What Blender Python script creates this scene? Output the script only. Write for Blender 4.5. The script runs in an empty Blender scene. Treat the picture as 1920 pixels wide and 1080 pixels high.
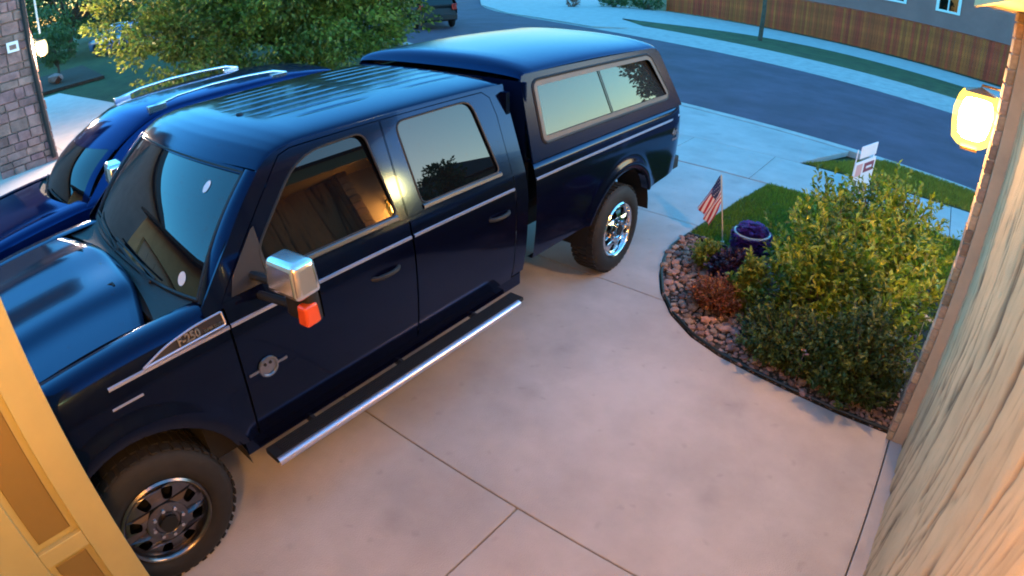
import bpy, bmesh, math, random
from mathutils import Vector, Matrix, noise
from mathutils.geometry import tessellate_polygon
random.seed(7)
S = bpy.context.scene
COL = S.collection
R = math.radians

# ------------------------------------------------------------------ camera
cam_d = bpy.data.cameras.new('camera'); cam = bpy.data.objects.new('camera', cam_d); COL.objects.link(cam); S.camera = cam
yaw, pit, rol = 0.674173, 0.526665, -0.003222
F_PX, M_D = 1145.846, 0.313239
cam.location = (3.41682, -0.24163, 2.77526)
fw = Vector((-math.sin(yaw)*math.cos(pit), math.cos(yaw)*math.cos(pit), -math.sin(pit)))
rt = Vector((math.cos(yaw), math.sin(yaw), 0)); up = rt.cross(fw)
r2 = rt*math.cos(rol) + up*math.sin(rol); u2 = up*math.cos(rol) - rt*math.sin(rol)
cam.matrix_world = Matrix.Translation(cam.location) @ Matrix((( r2.x,u2.x,-fw.x,0),(r2.y,u2.y,-fw.y,0),(r2.z,u2.z,-fw.z,0),(0,0,0,1)))
cam_d.type = 'PANO'; cam_d.sensor_width = 36; cam_d.sensor_fit = 'HORIZONTAL'
cam_d.clip_start = 0.02; cam_d.clip_end = 2000
cc = cam_d if hasattr(cam_d, 'panorama_type') else cam_d.cycles
cc.panorama_type = 'FISHEYE_LENS_POLYNOMIAL'
f_mm = F_PX*36/1920
# mild wide-angle lens: angle = atan(M r / f) / M as an odd polynomial in r (mm)
cc.fisheye_fov = R(180)
cc.fisheye_polynomial_k0 = 0
cc.fisheye_polynomial_k1 = -1/f_mm
cc.fisheye_polynomial_k2 = 0
cc.fisheye_polynomial_k3 = (M_D**2)/3/f_mm**3*0.94
cc.fisheye_polynomial_k4 = 0

# ------------------------------------------------------------------ world, sun, exposure
SUN_EL, SUN_AZ = 3.0, 32.0          # first light, low beyond the street to the right
W = bpy.data.worlds.new('World'); S.world = W; W.use_nodes = True
wn, wl = W.node_tree.nodes, W.node_tree.links
wn.clear()
sky = wn.new('ShaderNodeTexSky'); sky.sky_type = 'NISHITA'; sky.sun_disc = False
sky.sun_elevation = R(SUN_EL); sky.sun_rotation = R(90-SUN_AZ); sky.ozone_density = 5.6; sky.air_density = 1.0; sky.dust_density = 0.3
tint = wn.new('ShaderNodeMix'); tint.data_type = 'RGBA'; tint.blend_type = 'MULTIPLY'; tint.inputs[0].default_value = 1
tint.inputs[7].default_value = (2.15, 1.52, .92, 1)
bg = wn.new('ShaderNodeBackground'); bg.inputs[1].default_value = 0.15
wo = wn.new('ShaderNodeOutputWorld')
wl.new(sky.outputs[0], tint.inputs[6]); wl.new(tint.outputs[2], bg.inputs[0]); wl.new(bg.outputs[0], wo.inputs[0])
sd = bpy.data.lights.new('sun', 'SUN'); sd.energy = 0.004; sd.angle = R(15); sd.color = (1, .85, .7)
so = bpy.data.objects.new('sun', sd); COL.objects.link(so)
so.rotation_euler = Vector((-math.cos(R(SUN_AZ))*math.cos(R(3)), -math.sin(R(SUN_AZ))*math.cos(R(3)), -math.sin(R(3)))).to_track_quat('-Z', 'Y').to_euler()
S.view_settings.view_transform = 'Standard'; S.view_settings.look = 'None'; S.view_settings.gamma = 1
S.view_settings.exposure = 4.1; S.view_settings.use_curve_mapping = False
LAMP = 31.0
S.cycles.use_denoising = True; S.cycles.filter_width = 1.9; S.cycles.max_bounces = 6; S.cycles.caustics_reflective = False; S.cycles.caustics_refractive = False

# ------------------------------------------------------------------ materials
def mat(name, col, rough=.6, metal=0, coat=0, ior=1.5, noise_s=None, noise_a=.25, bump=None, bump_s=40, bump_d=.01, col2=None, island=0, spec=.5, detail=4):
    m = bpy.data.materials.new(name); m.use_nodes = True
    n, l = m.node_tree.nodes, m.node_tree.links
    b = n['Principled BSDF']
    b.inputs['Base Color'].default_value = (*col, 1); b.inputs['Roughness'].default_value = rough; b.inputs['Metallic'].default_value = metal
    b.inputs['Coat Weight'].default_value = coat; b.inputs['Coat Roughness'].default_value = .03; b.inputs['IOR'].default_value = ior
    b.inputs['Specular IOR Level'].default_value = spec
    tc = n.new('ShaderNodeTexCoord')
    src = None
    if noise_s:
        t = n.new('ShaderNodeTexNoise'); t.inputs['Scale'].default_value = noise_s; t.inputs['Detail'].default_value = detail; t.inputs['Roughness'].default_value = .6
        l.new(tc.outputs['Object'], t.inputs['Vector'])
        mx = n.new('ShaderNodeMix'); mx.data_type = 'RGBA'
        c2 = col2 or tuple(c*(1-noise_a) for c in col); c1 = col if col2 else tuple(min(1, c*(1+noise_a*.6)) for c in col)
        mx.inputs[6].default_value = (*c1, 1); mx.inputs[7].default_value = (*c2, 1)
        cr = n.new('ShaderNodeMapRange'); cr.inputs[1].default_value = .35; cr.inputs[2].default_value = .65
        l.new(t.outputs[0], cr.inputs[0]); l.new(cr.outputs[0], mx.inputs[0]); src = mx.outputs[2]
    if island:
        g = n.new('ShaderNodeNewGeometry'); hs = n.new('ShaderNodeHueSaturation')
        mr = n.new('ShaderNodeMapRange'); mr.inputs[3].default_value = 1-island; mr.inputs[4].default_value = 1+island
        mh = n.new('ShaderNodeMapRange'); mh.inputs[3].default_value = .5-island*.06; mh.inputs[4].default_value = .5+island*.06
        fr = n.new('ShaderNodeMath'); fr.operation = 'FRACT'; ml = n.new('ShaderNodeMath'); ml.operation = 'MULTIPLY'; ml.inputs[1].default_value = 7.31
        oi = n.new('ShaderNodeObjectInfo'); ad = n.new('ShaderNodeMath'); ad.operation = 'ADD'; f0 = n.new('ShaderNodeMath'); f0.operation = 'FRACT'
        l.new(g.outputs['Random Per Island'], ad.inputs[0]); l.new(oi.outputs['Random'], ad.inputs[1]); l.new(ad.outputs[0], f0.inputs[0])
        l.new(f0.outputs[0], mr.inputs[0]); l.new(f0.outputs[0], ml.inputs[0]); l.new(ml.outputs[0], fr.inputs[0]); l.new(fr.outputs[0], mh.inputs[0])
        l.new(mr.outputs[0], hs.inputs['Value']); l.new(mh.outputs[0], hs.inputs['Hue'])
        if src: l.new(src, hs.inputs['Color'])
        else: hs.inputs['Color'].default_value = (*col, 1)
        src = hs.outputs[0]
    if src: l.new(src, b.inputs['Base Color'])
    if bump:
        t2 = n.new('ShaderNodeTexNoise'); t2.inputs['Scale'].default_value = bump_s; t2.inputs['Detail'].default_value = 5
        l.new(tc.outputs['Object'], t2.inputs['Vector'])
        bp = n.new('ShaderNodeBump'); bp.inputs['Strength'].default_value = bump; bp.inputs['Distance'].default_value = bump_d
        l.new(t2.outputs[0], bp.inputs['Height']); l.new(bp.outputs[0], b.inputs['Normal'])
    return m
def emis(name, col, s):
    m = bpy.data.materials.new(name); m.use_nodes = True; n = m.node_tree.nodes
    b = n['Principled BSDF']; b.inputs['Base Color'].default_value = (.8, .8, .8, 1)
    b.inputs['Emission Color'].default_value = (*col, 1); b.inputs['Emission Strength'].default_value = s
    return m
def leafmat(name, col, col2, island=.35, trans=.35, scale=1.2):
    m = mat(name, col, rough=.5, noise_s=scale, col2=col2, island=island)
    n, l = m.node_tree.nodes, m.node_tree.links; b = n['Principled BSDF']
    tr = n.new('ShaderNodeBsdfTranslucent'); mx = n.new('ShaderNodeMixShader'); mx.inputs[0].default_value = trans
    src = b.inputs['Base Color'].links[0].from_socket
    l.new(src, tr.inputs[0]); l.new(b.outputs[0], mx.inputs[1]); l.new(tr.outputs[0], mx.inputs[2]); l.new(mx.outputs[0], n['Material Output'].inputs[0])
    return m

M = {}
M['concrete'] = mat('concrete', (.44, .415, .40), .85, noise_s=1.3, noise_a=.13, bump=.8, bump_s=110, bump_d=.004, detail=9)
def stains(m, lo=.62):
    n, l = m.node_tree.nodes, m.node_tree.links; b = n['Principled BSDF']; src = b.inputs['Base Color'].links[0].from_socket
    tc = n.new('ShaderNodeTexCoord'); v = n.new('ShaderNodeTexVoronoi'); v.inputs['Scale'].default_value = 1.15; v.voronoi_dimensions = '2D'
    nz = n.new('ShaderNodeTexNoise'); nz.inputs['Scale'].default_value = 7; nz.inputs['Detail'].default_value = 4
    mxv = n.new('ShaderNodeMix'); mxv.data_type = 'VECTOR'; mxv.inputs[0].default_value = .12
    l.new(tc.outputs['Object'], nz.inputs['Vector']); l.new(tc.outputs['Object'], mxv.inputs[4]); l.new(nz.outputs['Color'], mxv.inputs[5]); l.new(mxv.outputs[1], v.inputs['Vector'])
    mr = n.new('ShaderNodeMapRange'); mr.inputs[1].default_value = .0; mr.inputs[2].default_value = .13; mr.inputs[3].default_value = lo; mr.inputs[4].default_value = 1
    l.new(v.outputs['Distance'], mr.inputs[0])
    n2 = n.new('ShaderNodeTexNoise'); n2.inputs['Scale'].default_value = .55; n2.inputs['Detail'].default_value = 7; n2.inputs['Roughness'].default_value = .65; l.new(tc.outputs['Object'], n2.inputs['Vector'])
    m2 = n.new('ShaderNodeMapRange'); m2.inputs[1].default_value = .4; m2.inputs[2].default_value = .7; m2.inputs[3].default_value = 1.03; m2.inputs[4].default_value = .80; l.new(n2.outputs[0], m2.inputs[0])
    mu = n.new('ShaderNodeMath'); mu.operation = 'MULTIPLY'; l.new(mr.outputs[0], mu.inputs[0]); l.new(m2.outputs[0], mu.inputs[1])
    vs = n.new('ShaderNodeTexVoronoi'); vs.voronoi_dimensions = '2D'; vs.inputs['Scale'].default_value = 3.1; l.new(mxv.outputs[1], vs.inputs['Vector'])
    ms = n.new('ShaderNodeMapRange'); ms.inputs[1].default_value = .02; ms.inputs[2].default_value = .07; ms.inputs[3].default_value = .9; l.new(vs.outputs['Distance'], ms.inputs[0])
    ve = n.new('ShaderNodeTexVoronoi'); ve.voronoi_dimensions = '2D'; ve.feature = 'DISTANCE_TO_EDGE'; ve.inputs['Scale'].default_value = .42; l.new(mxv.outputs[1], ve.inputs['Vector'])
    me_ = n.new('ShaderNodeMapRange'); me_.inputs[1].default_value = .0; me_.inputs[2].default_value = .0035; me_.inputs[3].default_value = .97; l.new(ve.outputs['Distance'], me_.inputs[0])
    m3 = n.new('ShaderNodeMath'); m3.operation = 'MULTIPLY'; l.new(mu.outputs[0], m3.inputs[0]); l.new(ms.outputs[0], m3.inputs[1])
    m4 = n.new('ShaderNodeMath'); m4.operation = 'MULTIPLY'; l.new(m3.outputs[0], m4.inputs[0]); l.new(me_.outputs[0], m4.inputs[1]); mu = m4
    hs = n.new('ShaderNodeHueSaturation'); l.new(mu.outputs[0], hs.inputs['Value']); l.new(src, hs.inputs['Color']); l.new(hs.outputs[0], b.inputs['Base Color'])
stains(M['concrete'], .84)
M['walk'] = mat('walk_concrete', (.40, .40, .385), .85, noise_s=2.0, noise_a=.12, bump=.4, bump_s=120, bump_d=.003, detail=9)
M['lit_concrete'] = mat('lamplit_concrete', (.68, .60, .55), .85, noise_s=2.0, noise_a=.08, bump=.4, bump_s=120, bump_d=.003)  # lantern light on the neighbour's driveway put into the concrete colour
M['kerb'] = mat('kerb_concrete', (.40, .39, .37), .85, noise_s=3, noise_a=.15, bump=.4, bump_s=60, bump_d=.004)
M['asphalt'] = mat('asphalt', (.088, .060, .097), .9, noise_s=.7, noise_a=.25, bump=.6, bump_s=150, bump_d=.006, detail=10)
stains(M['asphalt'], .85)
M['soil'] = mat('soil', (.05, .035, .025), .95, noise_s=8, noise_a=.4, bump=.6, bump_s=30, bump_d=.02)
M['lawn'] = mat('lawn_soil', (.05, .075, .022), .95, noise_s=1.5, noise_a=.35, bump=.8, bump_s=60, bump_d=.02, detail=8)
M['grass'] = leafmat('grass', (.15, .24, .02), (.11, .17, .018), .35, .3, .8)
M['grass_dry'] = leafmat('grass_verge', (.32, .27, .03), (.20, .2, .02), .35, .3, 1.5)
M['paint'] = mat('car_paint_dark_blue', (.0022, .003, .012), .13, .25, .10, spec=.5)
M['paint_suv'] = mat('car_paint_blue', (.004, .012, .06), .09, .4, .0, spec=.5)
M['paint_top'] = mat('topper_paint', (.003, .008, .03), .20, .3, .0, spec=.45)
for k_ in ('paint', 'paint_suv', 'paint_top'): M[k_].node_tree.nodes['Principled BSDF'].inputs['Specular Tint'].default_value = (.12, .42, 1, 1)
M['glass'] = mat('tinted_glass', (.004, .004, .005), .01, 0, 0, ior=1.52)
M['glass_windshield'] = mat('windshield_glass', (.004, .004, .006), .01, 0, 0, ior=1.66)
M['glass_front'] = mat('clear_door_glass', (.003, .003, .004), .01, 0, 0, ior=1.39)
M['glass_bright'] = mat('mirror_tint_glass', (.02, .022, .025), .01, 0, 0, ior=1.5)
M['plastic'] = mat('black_plastic', (.008, .008, .010), .6, noise_s=30, noise_a=.2)
M['gap'] = mat('dark_cavity', (.004, .004, .005), .95)
M['rubber'] = mat('tyre_rubber', (.010, .009, .009), .75, noise_s=14, noise_a=.25, bump=.3, bump_s=60, bump_d=.003)
M['chrome'] = mat('chrome', (.75, .75, .78), .07, 1)
M['step_metal'] = mat('step_edge_metal', (.62, .6, .7), .33, .85)
M['cap_chrome'] = mat('mirror_cap_chrome', (.85, .83, .8), .16, .9)
M['satin'] = mat('satin_metal', (.30, .31, .34), .3, 1)
M['frame_metal'] = mat('window_frame_metal', (.10, .095, .10), .45, .2)
M['alu'] = mat('rail_aluminium', (.8, .82, .85), .22, 1)
M['rim'] = mat('shaded_chrome_rim', (.17, .16, .17), .26, 1, noise_s=9, noise_a=.2)  # chrome rim copy with shade put into the colour
M['rim_lit'] = mat('lit_chrome_rim', (.7, .7, .72), .12, 1)  # rear truck wheels: same chrome, bright light put into the colour
M['stripe'] = mat('pale_trim', (.42, .45, .55), .3, .6)
M['amber'] = mat('amber_lens', (.62, .075, .015), .25, 0, .6)
M['red'] = mat('red_lens', (.35, .01, .01), .2, 0, .6)
M['decal'] = mat('grey_decal', (.16, .16, .18), .4)
M['sticker'] = mat('pale_sticker', (.6, .62, .65), .5)
M['stucco'] = mat('tan_stucco', (.62, .44, .22), .88, noise_s=2.2, noise_a=.16, bump=.7, bump_s=150, bump_d=.004, detail=8)
M['stucco_wall'] = mat('tan_trowelled_stucco', (.66, .46, .25), .88, noise_s=2.2, noise_a=.14, bump=.7, bump_s=150, bump_d=.004, detail=8)
def paint_groove_shade(m):  # darkens the stucco grooves: their shade is painted into the wall colour
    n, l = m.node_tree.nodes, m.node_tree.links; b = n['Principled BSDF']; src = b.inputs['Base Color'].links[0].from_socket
    at = n.new('ShaderNodeAttribute'); at.attribute_name = 'groove_shade'; mx = n.new('ShaderNodeMix'); mx.data_type = 'RGBA'; mx.inputs[7].default_value = (.16, .10, .05, 1)
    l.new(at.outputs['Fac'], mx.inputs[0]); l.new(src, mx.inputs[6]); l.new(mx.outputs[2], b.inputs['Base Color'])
paint_groove_shade(M['stucco_wall'])
M['board'] = mat('tan_board', (.44, .37, .28), .7, noise_s=6, noise_a=.1, bump=.2, bump_s=30, bump_d=.003)
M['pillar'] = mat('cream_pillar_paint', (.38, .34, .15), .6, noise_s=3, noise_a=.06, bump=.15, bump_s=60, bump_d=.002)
M['pillar_panel'] = mat('darker_panel', (.20, .135, .035), .6, noise_s=3, noise_a=.06)  # recessed panels, a darker tone than the pillar boards
M['brick'] = mat('brown_brick', (.33, .24, .17), .9, noise_s=15, noise_a=.3, island=.35, bump=.6, bump_s=60, bump_d=.004)
M['mortar'] = mat('mortar', (.35, .31, .26), .95, noise_s=20, noise_a=.2)
M['stone'] = mat('stacked_stone', (.26, .145, .13), .9, noise_s=5, noise_a=.35, island=.3, bump=.8, bump_s=18, bump_d=.02)
M['bed_stone'] = mat('river_stone', (.30, .20, .17), .85, noise_s=12, noise_a=.35, island=.45, bump=.5, bump_s=40, bump_d=.006)
M['edging'] = mat('black_edging', (.015, .02, .018), .5)
M['wood'] = mat('fence_cedar', (.55, .075, .016), .85, noise_s=1.6, noise_a=.35, island=.16, bump=.5, bump_s=40, bump_d=.004)
M['siding'] = mat('blue_grey_siding', (.36, .15, .135), .75, noise_s=.8, noise_a=.1)
M['nbr_wall'] = mat('neighbour_render', (.20, .19, .21), .85, noise_s=2, noise_a=.12)
M['white'] = mat('white_trim', (.78, .78, .76), .5)
M['roof'] = mat('roof_shingle', (.055, .05, .048), .9, noise_s=3, noise_a=.3, bump=.6, bump_s=30, bump_d=.01)
M['bark'] = mat('bark', (.10, .075, .055), .95, noise_s=8, noise_a=.35, bump=.8, bump_s=25, bump_d=.02)
M['leaf_tree'] = leafmat('tree_leaf', (.19, .24, .03), (.07, .11, .015), .5, .3, .45)
M['leaf_dark'] = leafmat('far_leaf', (.10, .17, .05), (.05, .11, .03), .4, .2, .4)
M['leaf_bush'] = leafmat('bush_leaf', (.32, .36, .02), (.06, .12, .012), .45, .35, 2.2)
M['leaf_low'] = leafmat('low_bush_leaf', (.07, .11, .02), (.04, .07, .015), .4, .3, 3)
M['leaf_lime'] = leafmat('lime_leaf', (.24, .26, .03), (.14, .2, .03), .35, .35, 5)
M['leaf_purple'] = leafmat('purple_leaf', (.045, .012, .045), (.02, .01, .03), .4, .2, 6)
M['leaf_rust'] = leafmat('rust_leaf', (.30, .09, .025), (.16, .05, .02), .35, .2, 5)
M['petal'] = leafmat('violet_petal', (.10, .035, .30), (.035, .015, .13), .4, .3, 9)
M['petal_pink'] = leafmat('pink_petal', (.55, .25, .3), (.5, .35, .3), .3, .3, 9)
M['petal_white'] = leafmat('white_petal', (.75, .72, .68), (.65, .6, .55), .15, .3, 9)
M['glaze'] = mat('violet_glaze', (.022, .014, .09), .18, 0, .8)
M['rimglaze'] = mat('pale_rim_glaze', (.30, .38, .42), .3, 0, .5)
M['bronze'] = mat('lantern_brass', (.10, .07, .035), .5, .3)
M['lampglass'] = emis('lit_lantern_glass', (1, .49, .14), LAMP)
M['lampglass_entry'] = emis('lit_entry_lantern_glass', (1, .49, .14), LAMP*.82)
M['lampglass_far'] = emis('lit_far_lantern_glass', (1, .72, .58), 110)
def shell(name, col, st, tr):  # glowing see-through shell that imitates the glare around a lantern
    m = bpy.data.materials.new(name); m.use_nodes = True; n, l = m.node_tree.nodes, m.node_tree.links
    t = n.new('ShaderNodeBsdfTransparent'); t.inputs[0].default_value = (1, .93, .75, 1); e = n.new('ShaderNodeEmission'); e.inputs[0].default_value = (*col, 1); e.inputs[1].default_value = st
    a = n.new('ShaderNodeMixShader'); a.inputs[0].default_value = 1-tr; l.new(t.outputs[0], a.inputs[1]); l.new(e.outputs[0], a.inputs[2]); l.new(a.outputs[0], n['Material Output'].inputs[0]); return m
M['halo_shell'] = shell('lantern_halo_glow', (1, .60, .07), .6, .78); M['halo_shell_far'] = shell('far_lantern_halo_glow', (1, .72, .35), .5, .8)
M['flag_red'] = mat('flag_red', (.42, .03, .05), .8); M['flag_white'] = mat('flag_white', (.75, .72, .75), .8); M['flag_blue'] = mat('flag_blue', (.02, .035, .12), .8)
M['pole'] = mat('pale_wood_pole', (.5, .42, .3), .6)
M['sign'] = mat('sign_white', (.75, .76, .85), .5); M['sign_red'] = mat('sign_red', (.22, .04, .08), .5); M['sign_dark'] = mat('sign_dark', (.07, .08, .12), .5); M['sign_pink'] = mat('sign_pink', (.6, .35, .38), .5)
M['pale_car'] = mat('pale_blue_paint', (.07, .13, .28), .3, .2, .8)
M['door'] = mat('door_paint', (.12, .05, .03), .5)
M['sail'] = mat('soffit_paint', (.55, .42, .2), .6)

GR = {'wall_lantern': 'lit wall lanterns', 'parked_suv': 'parked SUVs', 'far_bush': 'dark bushes by the far driveway', 'lime_shrub': 'lime coloured plants in the bed', 'dark_tree': 'dark background trees', 'flower': 'single blossoms in the bed'}
# ------------------------------------------------------------------ helpers
def origin(p):
    v = Vector((0, 0, 0))
    while p is not None: v += p.location; p = p.parent
    return v
def mesh(name, verts, faces, m, parent=None, smooth=False, angle=35, mats=None, mi=None, kind=None):
    me = bpy.data.meshes.new(name)
    o0 = origin(parent) if parent else Vector((0, 0, 0))
    me.from_pydata([tuple(Vector(v)-o0) for v in verts], [], faces); me.validate(); me.update()
    for x in (mats or [m]): me.materials.append(M[x])
    if mi: me.polygons.foreach_set('material_index', mi)
    if smooth:
        me.polygons.foreach_set('use_smooth', [True]*len(me.polygons))
        if angle < 180: me.set_sharp_from_angle(angle=R(angle))
    o = bpy.data.objects.new(name, me); COL.objects.link(o); o.parent = parent
    if kind: o['kind'] = kind
    return o
def empty(name, loc, label=None, cat=None, group=None):
    o = bpy.data.objects.new(name, None); COL.objects.link(o); o.location = loc; o.empty_display_size = .1
    if label: tag(o, label, cat, group)
    return o
def tag(o, label, cat, group=None):
    o['label'] = label; o['category'] = cat
    if group: o['group'] = group
    return o
class MB:
    def __init__(s): s.v = []; s.f = []; s.mi = []
    def add(s, v, f, m=0):
        b = len(s.v); s.v += [tuple(x) for x in v]; s.f += [tuple(i+b for i in q) for q in f]; s.mi += [m]*len(f)
    def box(s, a, b, m=0):
        (x0, y0, z0), (x1, y1, z1) = a, b
        s.add([(x0,y0,z0),(x1,y0,z0),(x1,y1,z0),(x0,y1,z0),(x0,y0,z1),(x1,y0,z1),(x1,y1,z1),(x0,y1,z1)],
              [(0,3,2,1),(4,5,6,7),(0,1,5,4),(1,2,6,5),(2,3,7,6),(3,0,4,7)], m)
    def prism(s, poly, z0, z1, m=0):
        n = len(poly)
        a = sum(poly[i][0]*poly[(i+1)%n][1]-poly[(i+1)%n][0]*poly[i][1] for i in range(n))
        if a < 0: poly = poly[::-1]
        s.add([(x, y, z0) for x, y in poly]+[(x, y, z1) for x, y in poly], [tuple(range(n))[::-1], tuple(range(n, 2*n))]+[(i, (i+1)%n, (i+1)%n+n, i+n) for i in range(n)], m)
    def tube(s, pts, r, n=8, m=0, cap=True):
        pts = [Vector(p) for p in pts]; rr = r if isinstance(r, (list, tuple)) else [r]*len(pts); V = []
        pu = None
        for i, p in enumerate(pts):
            t = (pts[min(i+1, len(pts)-1)]-pts[max(i-1, 0)]).normalized()
            if pu is None: pu = t.orthogonal().normalized()
            u = (pu - t*pu.dot(t)).normalized(); pu = u; w = t.cross(u)
            V += [p+(u*math.cos(2*math.pi*k/n)+w*math.sin(2*math.pi*k/n))*rr[i] for k in range(n)]
        Fc = [(i*n+k, i*n+(k+1)%n, (i+1)*n+(k+1)%n, (i+1)*n+k) for i in range(len(pts)-1) for k in range(n)]
        if cap: Fc += [tuple(range(n))[::-1], tuple(range((len(pts)-1)*n, len(pts)*n))]
        s.add(V, Fc, m)
    def build(s, name, m, parent=None, **k):
        if isinstance(m, (list, tuple)): return mesh(name, s.v, s.f, None, parent, mats=m, mi=s.mi, **k)
        return mesh(name, s.v, s.f, m, parent, **k)
def bevel(o, w=.006, seg=2):
    b = o.modifiers.new('bevel', 'BEVEL'); b.width = w; b.segments = seg; b.limit_method = 'ANGLE'; return o
def grid(rows, flip=False):
    n = len(rows[0]); V = [p for r in rows for p in r]
    Fc = [(i*n+j, i*n+j+1, (i+1)*n+j+1, (i+1)*n+j) for i in range(len(rows)-1) for j in range(n-1)]
    if flip: Fc = [q[::-1] for q in Fc]
    return V, Fc
def rounded(pts, r, n=4):
    out = []; N = len(pts)
    for i in range(N):
        p = Vector(pts[i]); a = Vector(pts[i-1]); b = Vector(pts[(i+1) % N]); da = (a-p); db = (b-p)
        rr = min(r[i] if isinstance(r, (list, tuple)) else r, da.length*.48, db.length*.48)
        p0 = p+da.normalized()*rr; p1 = p+db.normalized()*rr
        for k in range(n+1):
            t = k/n; out.append(tuple((1-t)**2*p0+2*t*(1-t)*p+t*t*p1))
    return out
def inset(poly, d):
    # offset a closed 2D loop outward (+d) about its own edges
    n = len(poly); out = []
    A = sum(poly[i][0]*poly[(i+1)%n][1]-poly[(i+1)%n][0]*poly[i][1] for i in range(n)); sg = 1 if A > 0 else -1
    for i in range(n):
        a, p, b = Vector(poly[i-1]), Vector(poly[i]), Vector(poly[(i+1) % n])
        e1 = (p-a); e2 = (b-p)
        if e1.length < 1e-7: e1 = e2
        if e2.length < 1e-7: e2 = e1
        e1.normalize(); e2.normalize()
        nn = Vector((e1.y, -e1.x))+Vector((e2.y, -e2.x)); nn.normalize()
        out.append(tuple(p+nn*sg*d))
    return out
def holed(outer, holes):
    loops = [[Vector((a, b, 0)) for a, b in outer]]+[[Vector((a, b, 0)) for a, b in h] for h in holes]
    tris = tessellate_polygon(loops)
    return [p for lp in loops for p in ((v.x, v.y) for v in lp)], tris
def lerp(a, b, t): return a+(b-a)*t
def interp(tab, z):
    if z <= tab[0][0]: return tab[0][1]
    for (a, b), (c, d) in zip(tab, tab[1:]):
        if z <= c: return b+(d-b)*(z-a)/(c-a)
    return tab[-1][1]
def text_mesh(txt, size, name, m, parent, place, depth=.003, bold=.0):
    c = bpy.data.curves.new('t', 'FONT'); c.body = txt; c.size = size; c.align_x = 'CENTER'; c.align_y = 'CENTER'; c.offset = bold; c.extrude = depth; c.resolution_u = 3
    o = bpy.data.objects.new('t', c); COL.objects.link(o)
    bpy.context.view_layer.update()
    me = bpy.data.meshes.new_from_object(o.evaluated_get(bpy.context.evaluated_depsgraph_get()))
    V = [place(v.co) for v in me.vertices]; Fc = [tuple(p.vertices) for p in me.polygons]
    bpy.data.objects.remove(o); bpy.data.curves.remove(c); bpy.data.meshes.remove(me)
    return mesh(name, V, Fc, m, parent)
def copy_tree(o, parent=None):
    c = o.copy(); COL.objects.link(c); c.parent = parent
    for k in ('label',):
        if parent is None and k in c: del c[k]
    for ch in [x for x in bpy.data.objects if x.parent == o]: copy_tree(ch, c)
    return c

# ------------------------------------------------------------------ setting: ground, driveway, street
g = MB(); g.add([(-400, -400, -.12), (400, -400, -.12), (400, 400, -.12), (-400, 400, -.12)], [(0, 1, 2, 3)]); go = g.build('ground', 'lawn'); go['kind'] = 'structure'
sb = MB(); sb.prism([(-5.2, -2.2), (4.6, -2.2), (4.6, 7.95), (-5.2, 7.95)], -.11, -.06); so_ = sb.build('ground_base', 'soil'); so_['kind'] = 'structure'

BED = [(1.23, 5.6), (1.21, 5.23), (1.28, 4.9), (1.4, 4.57), (1.57, 4.26), (1.8, 3.99), (2.08, 3.79), (2.37, 3.68), (2.71, 3.62), (3.0, 3.585), (3.4, 3.55), (3.80, 3.55)]
drive = bpy.data.objects.new('driveway', None); COL.objects.link(drive); drive['kind'] = 'structure'
J = .0045
def slab(poly, parent, m='concrete', top=0.0, th=.09, name='slab'):
    mb = MB(); mb.prism(poly, top-th, top); return bevel(mb.build(name, m, parent), .006, 2)
def rect(x0, y0, x1, y1): return [(x0+J, y0+J), (x1-J, y0+J), (x1-J, y1-J), (x0+J, y1-J)]
XS = [-5.0, -2.95, -.9, 2.02]
for a, b in zip(XS, XS[1:]): slab(rect(a, -2.2, b, 1.55), drive)
slab(rect(2.02, -2.2, 3.82, 1.55), drive)
XB = [-5.0, -2.95, -.9]
for y0, y1 in ((1.55, 4.15), (4.15, 5.9), (5.9, 7.96)):
    for a, b in zip(XB, XB[1:]): slab(rect(a, y0, b, y1), drive)
row2 = [(-.9+J, 1.55+J), (3.82-J, 1.55+J), (3.82-J, 3.53)]+[(x-.012, y-.02) for x, y in BED[::-1][1:-1] if y < 4.15]+[(1.64, 4.15-J), (-.9+J, 4.15-J)]
slab(row2, drive)
row3 = [(-.9+J, 4.15+J), (1.63, 4.15+J)]+[(x-.02, y-.01) for x, y in BED[::-1] if 4.2 < y < 5.6]+[(1.21, 5.9-J), (-.9+J, 5.9-J)]
slab(row3, drive)
slab([(-.9+J, 5.9+J), (1.22, 5.9+J), (1.32, 7.0), (1.44, 7.96-J), (-.9+J, 7.96-J)], drive)
slab(rect(3.82, -2.2, 4.2, 3.5), drive)
apron = [(-5.2, 9.52), (1.62, 9.52), (1.95, 10.2), (2.35, 10.95), (-1.6, 11.78), (-5.2, 12.6)]
slab([(-1.9, 9.4), (1.55, 9.4), (1.80, 10.1), (2.2, 11.15), (-1.6, 11.72), (-1.9, 11.79)], drive)
slab([(-5.6, 9.4), (-1.92, 9.4), (-1.92, 11.79), (-5.6, 12.6)], drive)
walk = bpy.data.objects.new('sidewalk', None); COL.objects.link(walk); walk['kind'] = 'structure'
x = -9.0
while x < 13:
    slab(rect(x, 7.98, x+1.45, 9.38), walk, 'walk', top=.004); x += 1.45
def strip(name, A, B, z, m, n=1):
    # ground strip between two polylines with matching counts
    mb = MB(); V, Fc = grid([[(x, y, z) for x, y in A], [(x, y, z) for x, y in B]]); mb.add(V, Fc); o = mb.build(name, m); o['kind'] = 'structure'; return o
def resample(P, n):
    d = [0]
    for a, b in zip(P, P[1:]): d.append(d[-1]+math.dist(a, b))
    out = []
    for i in range(n):
        t = d[-1]*i/(n-1)
        for k in range(len(P)-1):
            if t <= d[k+1]+1e-9:
                u = (t-d[k])/(d[k+1]-d[k]); out.append((lerp(P[k][0], P[k+1][0], u), lerp(P[k][1], P[k+1][1], u))); break
    return out
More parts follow.
